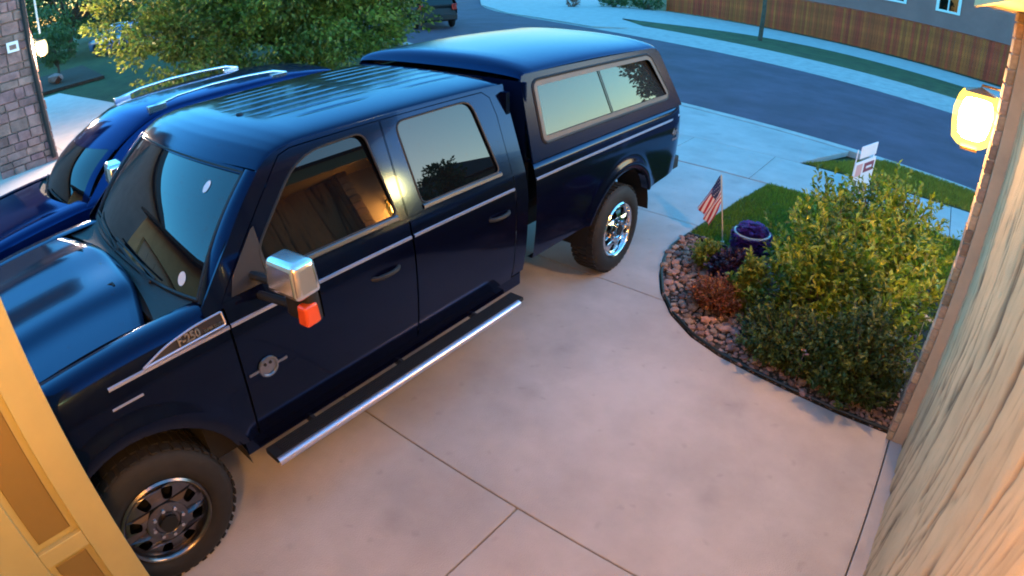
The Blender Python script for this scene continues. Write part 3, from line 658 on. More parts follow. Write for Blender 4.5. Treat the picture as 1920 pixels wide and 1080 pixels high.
# ---------------- pickup truck (nose towards the garage, -Y)
def make_truck():
    T = empty('pickup_truck', (0, 2.3, 0), 'dark blue crew cab pickup truck with a matching bed topper parked on the driveway', 'pickup truck')
    prof = [(.48, .92), (.56, .965), (.70, .995), (.88, 1.012), (1.05, 1.02), (1.2, 1.02), (1.27, 1.012), (1.33, 1.0)]
    zbl, YR, WBY = 1.40, 5.68, 4.379
    kx = .34
    def fx(z): return .985-kx*(z-1.40)
    fend_sh = [(.985, 1.365), (.955, 1.387), (.90, 1.397), (.85, 1.397), (.825, 1.392)]
    door_sh = [(.997, 1.36), (.990, 1.385), (.985, 1.40)]
    def arch_flare(yc):
        def f(y, z):
            d = math.hypot(y-yc, z-.45); return .028*math.exp(-((d-.60)/.055)**2) if z > .5 else 0
        return f
    nose = lambda y: 0 if y > -.1 else -.055*((-.1-y)/.8)**2
    ztp = lambda y: 0 if y > .3 else -.10*((.3-y)/1.2)**1.6
    for sx in (1, -1):
        column_panel('front_fender', prof, fend_sh, arch_ys(0, .54, -.86, .655, 22, 8), arch_zb(.60, 0, .45, .54), 'paint', T, sx, 12, ztop=ztp, yprof=nose, flare=arch_flare(0))
        for nm, y0, y1 in (('front_door', .667, 1.855), ('rear_door', 1.867, 2.805)):
            column_panel(nm, prof, door_sh, [lerp(y0, y1, i/6) for i in range(7)], lambda y: .58, 'paint', T, sx, 14)
        column_panel('cab_corner', prof, door_sh, [2.815, 2.88, 2.945], lambda y: .60, 'paint', T, sx, 12)
        mb = MB(); mb.box((sx*.90 if sx > 0 else -.955, .56, .47), (.955 if sx > 0 else -.90, 2.945, .585)); bevel(mb.build('rocker_panel', 'paint', T), .012)
        column_panel('bed_side', prof, [(.997, 1.36), (.985, 1.395), (.96, 1.405), (.90, 1.405)], arch_ys(WBY, .56, 3.045, YR, 22, 10), arch_zb(lambda y: .66 if y < WBY else .66+.06*(y-WBY-.5), WBY, .45, .56), 'paint', T, sx, 14, flare=arch_flare(WBY), yprof=lambda y: 0 if y < 5.35 else -.07*((y-5.35)/.33)**2)
        # bright trim line along the shoulder
        for a, b in ((.02, .66), (.67, 1.85), (1.872, 2.80), (3.05, 5.60)):
            rows = []
            for i in range(9):
                y = lerp(a, b, i/8); f0 = nose(y)+(0 if y < 5.35 else -.07*((y-5.35)/.33)**2); zt = 1.285+.010*(y/5)
                rows.append([(sx*(interp(prof, zt-.010)+f0+.001), y, zt-.010), (sx*(interp(prof, zt)+f0+.009), y, zt-.007), (sx*(interp(prof, zt)+f0+.009), y, zt+.007), (sx*(interp(prof, zt+.010)+f0+.001), y, zt+.010)])
            V, Fc = grid(rows, flip=sx < 0); mesh('side_trim', V, Fc, 'stripe', T)
    # side windows and door frames
    frw = rounded([(.93, 1.435), (.93, 1.56), (1.30, 1.905), (1.735, 1.915), (1.80, 1.435)], [.03, .06, .16, .07, .05], 5)
    rrw = rounded([(1.985, 1.435), (1.955, 1.915), (2.60, 1.92), (2.70, 1.435)], [.05, .07, .09, .05], 5)
    fdoor = [(.667, 1.402), (.74, 1.475), (1.20, 1.925), (1.27, 1.942), (1.855, 1.942), (1.855, 1.402)]
    rdoor = [(1.867, 1.402), (1.867, 1.942), (2.72, 1.942), (2.78, 1.90), (2.805, 1.78), (2.805, 1.402)]
    side = [(.56, 1.385), (.56, 1.415), (1.06, 1.89), (1.16, 1.945), (1.30, 1.965), (2.945, 1.965), (2.945, 1.398)]
    for sx in (1, -1):
        hole_f = inset(fdoor, .006); hole_r = inset(rdoor, .006)
        side_l = [(.56, 1.38), (.56, 1.415), (1.06, 1.89), (1.16, 1.945), (1.30, 1.965), (2.945, 1.965), (2.945, 1.38)]
        plate('cab_side', side_l, [hole_f, hole_r], fx, 'paint', T, sx)
        a = plate('door_frame', fdoor, [frw], fx, 'paint', T, sx); b = plate('door_frame', rdoor, [rrw], fx, 'paint', T, sx)
        fxw = lambda z: fx(1.66)-(kx+.05)*(z-1.66)
        pane('window', inset(frw, .012), fxw, 'glass_front', a, sx, .016); pane('window', inset(rrw, .012), fx, 'glass', b, sx, .012)
        seal(inset(frw, -.004), fx, a, sx, .007); seal(inset(rrw, -.004), fx, b, sx, .007)
        for (y0, y1), par in (((1.0, 1.79), a), ((1.99, 2.70), b)):
            mb = MB(); V, Fc = grid([[(sx*(fx(1.415)+.001), y, 1.408), (sx*(fx(1.42)+.012), y, 1.415), (sx*(fx(1.43)+.012), y, 1.434), (sx*(fx(1.44)+.0), y, 1.440)] for y in (y0, y1)], flip=sx < 0)
            mesh('window_sill', V, Fc, 'satin', par)
        for y in (1.66, 2.66):
            mb = MB(); rows = []
            for i in range(9):
                t = i/8; out = .035*math.sin(math.pi*min(1, max(0, t)))**.4; rows.append((sx*(1.012+out), y-.13+.2*t, 1.155))
            mb.tube(rows, .014, 8); h = mb.build('door_handle', 'plastic', T, smooth=True)
    # roof
    def ztop(y): return 1.965 if y > 1.30 else (1.945 if y > 1.16 else 1.89)
    edge = [(1.06, 1.89), (1.11, 1.92), (1.16, 1.945), (1.22, 1.957), (1.30, 1.965), (1.5, 1.965), (1.8, 1.965), (2.2, 1.965), (2.6, 1.965), (2.85, 1.963), (2.92, 1.95), (2.945, 1.91)]
    edge = [(a[0]+(b[0]-a[0])*t, a[1]+(b[1]-a[1])*t) for a, b in zip(edge, edge[1:]) for t in [i/6 for i in range(6)]]+[edge[-1]]
    rows = []
    NS = 220
    for (y, z) in edge:
        row = []
        for k in range(NS+1):
            s = -math.cos(math.pi*k/NS) if False else (2*k/NS-1)
            s = math.copysign(1-(1-abs(s))**1.5, s)
            H = .055*min(1, (y-1.02)/.35)**.5 if y > 1.02 else 0
            crown = H*(1-abs(s)**2.6)**(1/2.2) if abs(s) < 1 else 0
            sh = -.10*(1-s*s)*max(0, (1.6-y)/.54)
            w = fx(z)
            x_ = s*w
            zz = z+crown
            for x0, ya, yb in ((.5, 1.62, 1.92), (.36, 1.55, 1.98), (.22, 1.5, 2.0), (.08, 1.47, 2.0), (.5, 2.4, 2.72), (.36, 2.32, 2.76), (.22, 2.3, 2.8), (.08, 2.3, 2.8)):
                if ya-.1 < y < yb+.1:
                    e = min(1, max(0, (y-ya+.1)/.1))*min(1, max(0, (yb+.1-y)/.1))
                    zz -= .0038*e*math.exp(-((abs(x_)-x0)/.016)**2)
            row.append((x_, y+sh, zz))
        rows.append(row)
    V, Fc = grid(rows, flip=True)
    mesh('roof', V, Fc, 'paint', T, smooth=True, angle=60)
    mb = MB(); V, Fc = lathe([(.028, 0), (.028, .012), (.018, .025), (.0, .028)], (.12, 1.36, 2.005), 16); mesh('roof_marker', V, Fc, 'plastic', T, smooth=True)
    # rear cab wall
    mb = MB(); mb.box((-.86, 2.90, 1.36), (.86, 2.94, 1.92)); mb.build('cab_back', 'paint', T)
    # windshield
    def base_pt(s): return Vector((s*.975, .50+.12*s*s*abs(s), 1.400-.012*(1-s*s)))
    def top_pt(s): return Vector((s*.825, 1.06-.10*(1-s*s)+.0, 1.885+.035*(1-s*s)))
    def ws(s, t):
        a, b = base_pt(s), top_pt(s); p = a.lerp(b, t); p += Vector((0, -.05, .035))*math.sin(math.pi*t)*.6*(1-.3*s*s); return p
    lim = .895
    V, Fc = grid([[ws(lerp(-lim, lim, i/24), lerp(.02, .97, j/12)) for i in range(25)] for j in range(13)])
    wsh = mesh('windshield', V, Fc, 'glass_windshield', T, smooth=True, angle=180)
    for s0, s1 in ((lim, 1.0), (-1.0, -lim)):
        V, Fc = grid([[ws(lerp(s0, s1, i/4), j/12)+Vector((0, -.012*(1 if 0 < i < 4 else .2), .008*(1 if 0 < i < 4 else .2))) for i in range(5)] for j in range(13)])
        mesh('windshield_pillar', V, Fc, 'paint', T, smooth=True, angle=180)
    V, Fc = grid([[ws(lerp(-lim, lim, i/24), t)+Vector((0, -.006, .004)) for i in range(25)] for t in (.955, .98, 1.0)]); mesh('roof_header', V, Fc, 'paint', T, smooth=True, angle=180)
    mb = MB(); loop = [ws(lerp(-lim, lim, i/20), .97) for i in range(21)]+[ws(lim, lerp(.97, .02, i/12)) for i in range(13)]+[ws(lerp(lim, -lim, i/20), .02) for i in range(21)]+[ws(-lim, lerp(.02, .97, i/12)) for i in range(13)]
    mb.tube(loop, .011, 5, cap=False); mb.build('windshield_frame', 'plastic', wsh, smooth=True)
    # inspection stickers and mirror mount seen through the glass
    def on_ws(s, t, du, dv, name, m, n=14):
        c = ws(s, t); ex = (ws(s+.01, t)-ws(s-.01, t)).normalized(); ey = (ws(s, t+.01)-ws(s, t-.01)).normalized(); nn = ex.cross(ey)
        vs = [c+ex*du*math.cos(2*math.pi*k/n)+ey*dv*math.sin(2*math.pi*k/n)+nn*.003 for k in range(n)]
        mesh(name, vs, [tuple(range(n))], m, wsh)
    on_ws(.74, .13, .032, .036, 'sticker', 'sticker'); on_ws(.66, .80, .022, .036, 'sticker', 'sticker')
    # cowl and wipers
    V, Fc = grid([[Vector((lerp(-.84, .84, i/20), .365+.095*(1-(lerp(-1, 1, i/20))**2), 1.372+.012*(1-(lerp(-1, 1, i/20))**2))).lerp(ws(lerp(-.86, .86, i/20), .0), t)+Vector((0, 0, -.012*math.sin(math.pi*t))) for i in range(21)] for t in (0, .25, .5, .75, 1)])
    mesh('cowl', V, Fc, 'plastic', T, smooth=True, angle=60)
    for xs, xe in ((-.15, -.72), (.45, -.10)):
        mb = MB(); p0 = Vector((xs, .50, 1.40)); p1 = ws(xe/.95, .10)+Vector((0, -.02, .015)); mb.tube([p0, p0.lerp(p1, .5)+Vector((0, -.01, .015)), p1], .008, 6)
        a = ws(xs/.95+.05, .05)+Vector((0, -.018, .012)); b = ws(xe/.95-.06, .13)+Vector((0, -.018, .012)); mb.tube([a, b], .006, 5); mb.build('wiper', 'plastic', T, smooth=True)
    # hood
    def hood(s, y):
        w = .815+nose(y)*.6
        back = .455+.0*s
        z = 1.392+ztp(y)+.0
        dome = .028*(1/(1+math.exp((abs(s)-.55)*22)))*min(1, max(.25, (y+1.1)/.6))
        ctr = -.010*math.exp(-(s/.28)**2)
        yy = y-.14*s*s*max(0, min(1, (y+.2)/.6))
        return Vector((s*w, yy, z+dome+ctr+.012*(1-s*s)))
    hy = [-.86, -.85, -.83]+[lerp(-.8, .44, i/24) for i in range(25)]+[.455]
    rows = []
    for j, y in enumerate(hy):
        row = [hood(lerp(-1, 1, i/64), y) for i in range(65)]
        if j == 0: row = [p-Vector((0, 0, .05)) for p in row]
        if j == len(hy)-1: row = [p-Vector((0, -.004, .02)) for p in row]
        row = [row[0]-Vector((-.002, 0, .02))]+row+[row[-1]-Vector((.002, 0, .02))]
        rows.append(row)
    V, Fc = grid(rows); mesh('hood', V, Fc, 'paint', T, smooth=True, angle=50)
    for x0 in (-.33, .33):
        mb = MB(); mb.tube([(x0-.02, .30, 1.419), (x0, .33, 1.430), (x0+.03, .33, 1.424)], .008, 6); mb.build('washer_nozzle', 'plastic', T, smooth=True)
    # dark inner shells
    mb = MB(); mb.box((-.93, .66, .5), (.93, 2.92, 1.36)); mb.box((-.86, .95, 1.36), (.86, 2.92, 1.40)); mb.box((-.79, -.8, .98), (.79, .64, 1.29)); mb.box((-.55, -.75, .5), (.55, .9, 1.0)); mb.box((-.93, .38, .55), (.93, .64, 1.35))
    mb.box((-.38, .6, .5), (-.28, 5.6, .68)); mb.box((.28, .6, .5), (.38, 5.6, .68)); mb.box((-.9, 3.06, 1.02), (.9, 5.62, 1.08)); mb.box((-.9, 3.06, .98), (.9, 3.1, 1.42))
    mb.box((-.92, 2.95, .62), (.92, 3.03, 1.2)) if False else None
    mb.tube([(-.95, WBY, .42), (.95, WBY, .42)], .05, 8); mb.tube([(-.95, 0, .42), (.95, 0, .42)], .05, 8)
    mb.build('chassis', 'gap', T)
    for sx in (1, -1):
        for yc, r in ((0, .56), (WBY, .575)):
            mb = MB()
            V, Fc = grid([[(sx*x, yc-r*math.cos(a), .45+r*math.sin(a)) for x in (1.0, .66)] for a in [math.pi*i/16 for i in range(17)]], flip=sx > 0); 
            mb.add(V, Fc); mb.build('wheel_liner', 'gap', T)
    # wheels
    for sx in (1, -1):
        wheel(T, (sx*1.0, 0, .42), sx, hot='rim'); wheel(T, (sx*1.0, WBY, .42), sx, hot='rim_lit')
    # running boards
    for sx in (1, -1):
        rows = [[(sx*x, y, z) for x, z in ((.985, .465), (.99, .487), (1.105, .487), (1.11, .47), (1.10, .45), (.985, .445), (.985, .465))] for y in (.66, 2.78)]
        V, Fc = grid(rows, flip=sx > 0); b = len(V)
        Fc += [tuple(range(7)), tuple(range(7, 14))[::-1]]
        rb = mesh('running_board', V, Fc, 'plastic', T)
        V, Fc = grid([[(sx*x, y, z) for x, z in ((1.10, .490), (1.110, .492), (1.130, .484), (1.138, .466), (1.130, .450), (1.115, .442))] for y in (.66, 2.72)], flip=sx > 0); mesh('edge_trim', V, Fc, 'step_metal', rb, smooth=True, angle=60)
        mb = MB()
        for i in range(6): mb.box((min(sx*(1.0+i*.016), sx*(1.008+i*.016)), .72, .486), (max(sx*(1.0+i*.016), sx*(1.008+i*.016)), 2.70, .492))
        mb.build('tread_ribs', 'plastic', rb)
        for y in (1.0, 1.7, 2.4):
            mb = MB(); mb.tube([(sx*.5, y, .52), (sx*.85, y, .47), (sx*1.05, y, .455)], .025, 6); mb.build('bracket', 'plastic', rb)
    # tow mirrors
    for sx in (1, -1):
        c = Vector((sx*1.27, .90, 1.56))
        def rbox(cx, cy, cz, hx, hy, hz, name, m, par, bw=.03, tiltz=0):
            mb = MB(); mb.box((-hx, -hy, -hz), (hx, hy, hz)); 
            rot = Matrix.Rotation(tiltz, 3, 'Z'); mb.v = [tuple(rot @ Vector((v[0]*(1-.10*(v[2] > 0)), v[1]*(1-.15*(v[2] > 0)), v[2]))+Vector((cx, cy, cz))) for v in mb.v]
            o = mb.build(name, m, par, smooth=True, angle=60); bevel(o, bw, 4); return o
        mr = rbox(sx*1.285, .930, 1.458, .098, .045, .145, 'side_mirror', 'plastic', T, .035, sx*.12)
        rbox(sx*1.285, .90, 1.556, .116, .076, .084, 'mirror_cap', 'cap_chrome', mr, .03, sx*.12)
        rbox(sx*1.362, .905, 1.385, .036, .045, .050, 'turn_signal', 'amber', mr, .015, sx*.12)
        V = [(sx*x, .981, z) for x, z in ((1.20, 1.33), (1.37, 1.33), (1.36, 1.61), (1.21, 1.61))]; mesh('mirror_glass', V, [(0, 1, 2, 3)], 'glass', mr)
        mb = MB(); mb.tube([(sx*.96, .86, 1.46), (sx*1.2, .92, 1.46)], .022, 8); mb.tube([(sx*.97, .86, 1.36), (sx*1.2, .92, 1.36)], .022, 8); mb.build('mirror_arm', 'plastic', mr, smooth=True)
        # sail panel at the door's front corner
        V, Fc = grid([[(sx*(fx(z)+.004), y, z) for y, z in p] for p in ([(.72, 1.41), (.95, 1.41)], [(.76, 1.49), (.95, 1.57)], [(.93, 1.655), (.95, 1.665)])], flip=sx < 0); mesh('mirror_base', V, Fc, 'plastic', T)
    # fender vent badge
    for sx in (1,):
        def pf(y, z, d=.0): return (interp(prof, z)+d if z < 1.33 else lerp(1.0, .985, (z-1.33)/.035)+d, y, z)
        loop = rounded([(.20, 1.302), (.645, 1.312), (.645, 1.372), (.50, 1.368), (.33, 1.345)], [.01, .01, .01, .05, .05], 4)
        mb = MB(); pts = [pf(y, z, .012) for y, z in loop]; mb.tube(pts+[pts[0], pts[1]], .0055, 6, cap=False); vb = mb.build('fender_badge', 'stripe', T, smooth=True)
        n = len(loop); V = [pf(y, z, .008) for y, z in loop]; mesh('badge_back', V, [tuple(range(n))], 'plastic', vb)
        def place(co, c0=(1.0, .50, 1.338), s=1): return (interp([(1.30, 1.008), (1.33, 1.0), (1.37, .985)], c0[2]+co.y)+.012+co.z, c0[1]+co.x, c0[2]+co.y)
        text_mesh('F-250', .052, 'lettering', 'satin', vb, lambda co: place(co, (0, .455, 1.335)), bold=.0015)
        text_mesh('SUPER DUTY', .018, 'lettering', 'satin', vb, lambda co: place(co, (0, .585, 1.328)))
        # round door badge with a slanted bar
        mb = MB(); c = (.80, .985)
        X = interp(prof, .985)+.004
        def disc(r0, r1, x0, m, nm, par):
            V, Fc = grid([[(x0, c[0]+r*math.cos(2*math.pi*k/28), c[1]+r*math.sin(2*math.pi*k/28)) for k in range(29)] for r in (r0, r1)], flip=True); return mesh(nm, V, Fc, m, par)
        mb.tube([(X+.004, c[0]+.052*math.cos(2*math.pi*k/28), c[1]+.052*math.sin(2*math.pi*k/28)) for k in range(30)], .008, 6, cap=False)
        mb.box((X-.002, c[0]-.115, c[1]-.006), (X+.006, c[0]-.05, c[1]+.010)); mb.box((X-.002, c[0]+.05, c[1]-.010), (X+.006, c[0]+.115, c[1]+.006))
        db = mb.build('door_badge', 'satin', T, smooth=True, angle=40)
        disc(.001, .05, X+.002, 'satin', 'badge_face', db)
        for yy in (-.016, .016):
            mb = MB(); mb.tube([(X+.0, c[0]+yy, c[1]+.018), (X+.006, c[0]+yy, c[1]+.018)], .009, 8); mb.build('badge_inlay', 'plastic', db)
        V, Fc = grid([[(interp(prof, z)+d, y, z) for z, d in ((1.184, .001), (1.186, .006), (1.194, .006), (1.196, .001))] for y in (.0, .08, .16)]); mesh('fender_strip', V, Fc, 'stripe', T)
    # bed side decal
    for txt, sz, yy, zz in (('4x4', .11, 5.42, 1.16), ('OFF ROAD', .032, 5.42, 1.085)):
        text_mesh(txt, sz, 'decal', 'decal', T, lambda co, yy=yy, zz=zz: (interp(prof, zz+co.y)+.0035+co.z-.07*(max(0, yy+co.x-5.35)/.33)**2, yy+co.x, zz+co.y), depth=.0006, bold=.001)
    # nose: grille, lights, bumper
    mb = MB(); mb.box((-.62, -.90, .82), (.62, -.84, 1.24)); mb.build('grille', 'plastic', T)
    for z in (.92, 1.03, 1.14):
        mb = MB(); mb.box((-.60, -.93, z-.025), (.60, -.90, z+.025)); bevel(mb.build('grille_bar', 'chrome', T), .01)
    for sx in (1, -1):
        mb = MB(); mb.box((min(sx*.64, sx*.93), -.90, .86), (max(sx*.64, sx*.93), -.80, 1.2)); bevel(mb.build('headlight', 'sticker', T), .03)
    mb = MB(); mb.box((-1.0, -1.0, .52), (1.0, -.82, .78)); bevel(mb.build('front_bumper', 'chrome', T), .03, 3)
    # tail: tailgate, bumper, lights
    mb = MB(); mb.box((-.80, YR-.04, .72), (.80, YR+.005, 1.395)); bevel(mb.build('tailgate', 'paint', T), .012)
    for sx in (1, -1):
        mb = MB(); mb.box((min(sx*.81, sx*.935), YR-.10, .92), (max(sx*.81, sx*.935), YR+.008, 1.36)); bevel(mb.build('taillight', 'red', T), .02)
    mb = MB(); mb.box((-.93, YR-.02, .66), (.93, YR+.12, .80)); mb.box((-.6, YR+.02, .80), (.6, YR+.12, .83)); bevel(mb.build('rear_bumper', 'plastic', T), .02)
    mb = MB(); mb.tube([(.5, YR-.35, .55), (.62, YR+.02, .55)], .03, 8); mb.build('exhaust', 'gap', T)
    # topper
    kt = .20
    def ft(z): return .985-kt*(z-1.41)
    outl = rounded([(3.045, 1.408), (3.045, 2.02), (5.16, 2.03), (5.60, 1.408)], [.005, .05, .10, .02], 5)
    win = rounded([(3.19, 1.515), (3.16, 1.965), (4.98, 1.975), (5.305, 1.575), (5.27, 1.515)], [.06, .07, .09, .05, .03], 5)
    top = None
    roof_e = [(3.045, 1.985), (3.06, 2.01), (3.10, 2.02)]+[(lerp(3.2, 5.0, i/14), 2.02+.010*math.sin(math.pi*i/14)) for i in range(15)]+[(5.07, 2.022), (5.12, 2.012), (5.165, 1.99)]
    rows = []
    for (y, z) in roof_e:
        row = []
        for k in range(61):
            s = 2*k/60-1; s = math.copysign(1-(1-abs(s))**1.5, s)
            H = .085*min(1, (y-3.0)/.12)*min(1, max(.2, (5.35-y)/.25)); cr = H*(1-abs(s)**2.5)**(1/2.1) if abs(s) < 1 else 0
            row.append((s*ft(z), y+.05*(1-s*s)*(1 if y > 5.1 else 0), z+cr))
        rows.append(row)
    V, Fc = grid(rows, flip=True); top = mesh('topper', V, Fc, 'paint_top', T, smooth=True, angle=70)
    for sx in (1, -1):
        tl = [(y, min(z, interp(sorted([(a, b) for a, b in roof_e]), y))) for y, z in outl]
        pl = plate('side_shell', tl, [win], ft, 'paint_top', top, sx)
        seal(win, ft, top, sx, .012, 'plastic', .001)
        wi = inset(win, -.008); wi2 = inset(win, -.045)
        P, Tt = holed(wi, [wi2]); V = [(sx*(ft(z)+.006), y, z) for y, z in P]; Fc = [tuple(t) for t in Tt]; mesh('window_frame', V, Fc, 'frame_metal', top)
        n = len(wi2); V = [(sx*(ft(z)+.006), y, z) for y, z in wi2]+[(sx*(ft(z)-.006), y, z) for y, z in wi2]; mesh('frame_reveal', V, [(i, (i+1)%n, n+(i+1)%n, n+i) for i in range(n)], 'plastic', top)
        def ftw(z): return ft(1.54)-.004-(kt+.11)*(z-1.54)
        pane('window', inset(wi2, .006), ftw, 'glass_bright', top, sx, .003)
        dv = [(4.105, 1.93), (4.125, 1.93), (4.215, 1.555), (4.195, 1.555)]
        mesh('window_divider', [(sx*(ftw(z)+.006), y, z) for y, z in dv], [(0, 1, 2, 3)], 'plastic', top)
    mb = MB(); mb.box((-.90, 3.055, 1.41), (.90, 3.075, 1.97)); mb.build('front_wall', 'paint_top', top)
    V, Fc = grid([[(s*.97*lerp(1, ft(1.99)/.985, t), lerp(5.59, 5.155, t)+.05*(1-s*s)*t, lerp(1.41, 1.995, t)) for s in (-1, -.5, 0, .5, 1)] for t in (0, .5, 1)], flip=True); mesh('rear_hatch', V, Fc, 'glass', top, smooth=True)
    return T
truck = make_truck()

# ---------------- second vehicle: blue SUV with roof rails, local x centred on 0
def make_suv(paint='paint_suv'):
    T = empty('parked_suv', (0, 0, 0))
    prof = [(.32, .86), (.42, .90), (.60, .93), (.78, .94), (.92, .93), (1.0, .915)]
    kx = .42
    def fx(z): return .90-kx*(z-1.06)
    WB = 2.86; YRR = 4.05
    sh = [(.905, 1.03), (.90, 1.05), (.87, 1.07), (.80, 1.085), (.70, 1.09)]; dsh = [(.908, 1.03), (.90, 1.06)]
    ztp = lambda y: 0 if y > .6 else -.13*((.6-y)/1.45)**1.7
    for sx in (1, -1):
        column_panel('front_fender', prof, sh, arch_ys(.1, .42, -.85, .80, 18, 6), arch_zb(.36, .1, .36, .42), paint, T, sx, 8, ztop=ztp, yprof=lambda y: 0 if y > -.2 else -.14*((-.2-y)/.65)**2)
        for nm, y0, y1 in (('front_door', .81, 1.86), ('rear_door', 1.87, 2.72)): column_panel(nm, prof, dsh, [lerp(y0, y1, i/5) for i in range(6)], lambda y: .38, paint, T, sx, 8)
        column_panel('rear_quarter', prof, dsh, arch_ys(WB+.1, .42, 2.73, YRR, 16, 5), arch_zb(.40, WB+.1, .36, .42), paint, T, sx, 8, yprof=lambda y: 0 if y < 3.5 else -.08*((y-3.5)/.55)**2)
        side = rounded([(.55, 1.05), (1.02, 1.44), (1.55, 1.655), (3.2, 1.66), (3.72, 1.60), (3.98, 1.05)], [.01, .3, .4, .3, .1, .02], 5)
        w1 = rounded([(1.0, 1.10), (1.38, 1.44), (1.80, 1.56), (1.83, 1.10)], [.04, .12, .05, .03], 4)
        w2 = rounded([(1.93, 1.10), (1.90, 1.57), (2.62, 1.57), (2.70, 1.10)], [.03, .04, .06, .03], 4)
        w3 = rounded([(2.80, 1.12), (2.74, 1.565), (3.40, 1.54), (3.62, 1.15)], [.03, .04, .08, .04], 4)
        p = plate('cab_side', side, [w1, w2, w3], fx, paint, T, sx)
        for w in (w1, w2, w3): pane('window', inset(w, .006), fx, 'glass', p, sx); seal(w, fx, p, sx, .008)
        mb = MB(); mb.tube([(sx*.93, .86, 1.06), (sx*1.0, .84, 1.09)], .03, 6); mb.build('mirror_arm', 'plastic', T)
        mb = MB(); mb.box((min(sx*.97, sx*1.13), .80, 1.03), (max(sx*.97, sx*1.13), .90, 1.19)); bevel(mb.build('side_mirror', 'satin', T, smooth=True), .03, 3)
        for yc in (.1, WB+.1): wheel(T, (sx*.93, yc, .36), sx, rad=.36, wid=.23, rimr=.23, detail=False)
        # roof rail
        mb = MB(); xr = .60; rail = [(sx*xr, y, z) for y, z in ((1.46, 1.70), (1.58, 1.72), (1.8, 1.757), (2.2, 1.775), (2.6, 1.772), (2.95, 1.755), (3.12, 1.715))]
        mb.tube(rail, [.012, .02, .016, .016, .016, .02, .014], 8)
        for y0, y1, z0 in ((1.46, 1.66, 1.672), (2.92, 3.12, 1.668)): 
            mb.prism([(sx*xr-.028, y0), (sx*xr+.028, y0), (sx*xr+.022, y1), (sx*xr-.022, y1)], z0-.02, z0+.055)
        bevel(mb.build('roof_rail', 'alu', T, smooth=True, angle=50), .008)
    edge = [(1.02, 1.44), (1.12, 1.49), (1.25, 1.545), (1.40, 1.60), (1.55, 1.635), (1.8, 1.655), (2.2, 1.66), (2.7, 1.66), (3.2, 1.655), (3.6, 1.62), (3.72, 1.60)]
    def H(y): return .065*min(1, max(0, (y-.9)/.5))
    rows = [[(s*fx(z), y-.22*(1-s*s)*max(0, (1.8-y)/.8), z+H(y)*(max(0, 1-abs(s)**2.6))**(1/2.2)) for s in [math.copysign(1-(1-abs(2*k/40-1))**1.4, 2*k/40-1) for k in range(41)]] for y, z in edge]
    V, Fc = grid(rows, flip=True); mesh('roof', V, Fc, paint, T, smooth=True, angle=70)
    ft_ = rows[0]
    def ws(s, t):
        a = Vector((s*.86, .36+.22*s*s, 1.05)); b = Vector((s*fx(1.44)*.985, 1.02-.22*(1-s*s), 1.44+H(1.02)*(max(0, 1-abs(s)**2.6))**(1/2.2))); p = a.lerp(b, t); return p+Vector((0, -.03, .03))*math.sin(math.pi*t)
    V, Fc = grid([[ws(lerp(-.9, .9, i/20), j/10) for i in range(21)] for j in range(11)]); mesh('windshield', V, Fc, 'glass', T, smooth=True, angle=180)
    for a, b in ((.9, 1), (-1, -.9)):
        V, Fc = grid([[ws(lerp(a, b, i/3), j/10)+Vector((0, -.006, .004)) for i in range(4)] for j in range(11)]); mesh('windshield_pillar', V, Fc, paint, T, smooth=True, angle=180)
    mb = MB()
    for a, b in ((-.1, -.75), (.55, -.05)): mb.tube([ws(a, .02)+Vector((0, -.02, .02)), ws(b, .12)+Vector((0, -.02, .02))], .008, 5)
    mb.build('wipers', 'plastic', T)
    V, Fc = grid([[Vector((s*.80, .30+.16*s*s, 1.075)).lerp(ws(s, 0), t) for s in [lerp(-1, 1, i/12) for i in range(13)]] for t in (0, .5, 1)]); mesh('cowl', V, Fc, 'plastic', T, smooth=True)
    rows = []
    for y in [-.85]+[lerp(-.8, .30, i/12) for i in range(13)]:
        rows.append([Vector((s*.72, y+.16*s*s*max(0, min(1, (y+.6)/.9)), 1.085+ztp(y)+.035*(1-s*s)-(.06 if y < -.82 else 0)-.0)) for s in [lerp(-1, 1, i/24) for i in range(25)]])
    V, Fc = grid(rows); mesh('hood', V, Fc, paint, T, smooth=True, angle=60)
    mb = MB(); mb.box((-.80, .70, .35), (.80, 3.95, 1.04)); mb.box((-.66, -.78, .35), (.66, .7, .90)); mb.box((-.70, 1.3, 1.04), (.70, 3.6, 1.10)); mb.build('chassis', 'gap', T)
    mb = MB(); mb.box((-.74, -.90, .35), (.74, -.72, .62)); bevel(mb.build('front_bumper', paint, T), .04, 3)
    mb = MB(); mb.box((-.5, -.88, .64), (.5, -.80, .9)); mb.build('grille', 'plastic', T)
    for sx in (1, -1):
        mb = MB(); mb.box((min(sx*.52, sx*.76), -.84, .70), (max(sx*.52, sx*.76), -.72, .88)); bevel(mb.build('headlight', 'sticker', T), .02)
        mb = MB(); mb.box((min(sx*.62, sx*.84), YRR-.08, .85), (max(sx*.62, sx*.84), YRR+.01, 1.12)); bevel(mb.build('taillight', 'red', T), .02)
    mb = MB(); mb.box((-.86, YRR-.06, .40), (.86, YRR+.06, .66)); bevel(mb.build('rear_bumper', paint, T), .04, 3)
    V, Fc = grid([[(s*lerp(.84, .6, t), lerp(YRR, 3.72, t), lerp(.62, 1.62, t)) for s in (-1, -.5, 0, .5, 1)] for t in (0, .45, .46, .95, 1)], flip=True); mesh('tailgate', V, Fc, paint, T, smooth=True, angle=20)
    V, Fc = grid([[(s*lerp(.70, .58, t), lerp(3.90, 3.745, t)+.008, lerp(1.08, 1.56, t)) for s in (-1, 0, 1)] for t in (0, 1)], flip=True); mesh('rear_window', V, Fc, 'glass', T)
    return T
suv = make_suv(); tag(suv, 'blue SUV with silver roof rails parked beyond the pickup truck', 'SUV')
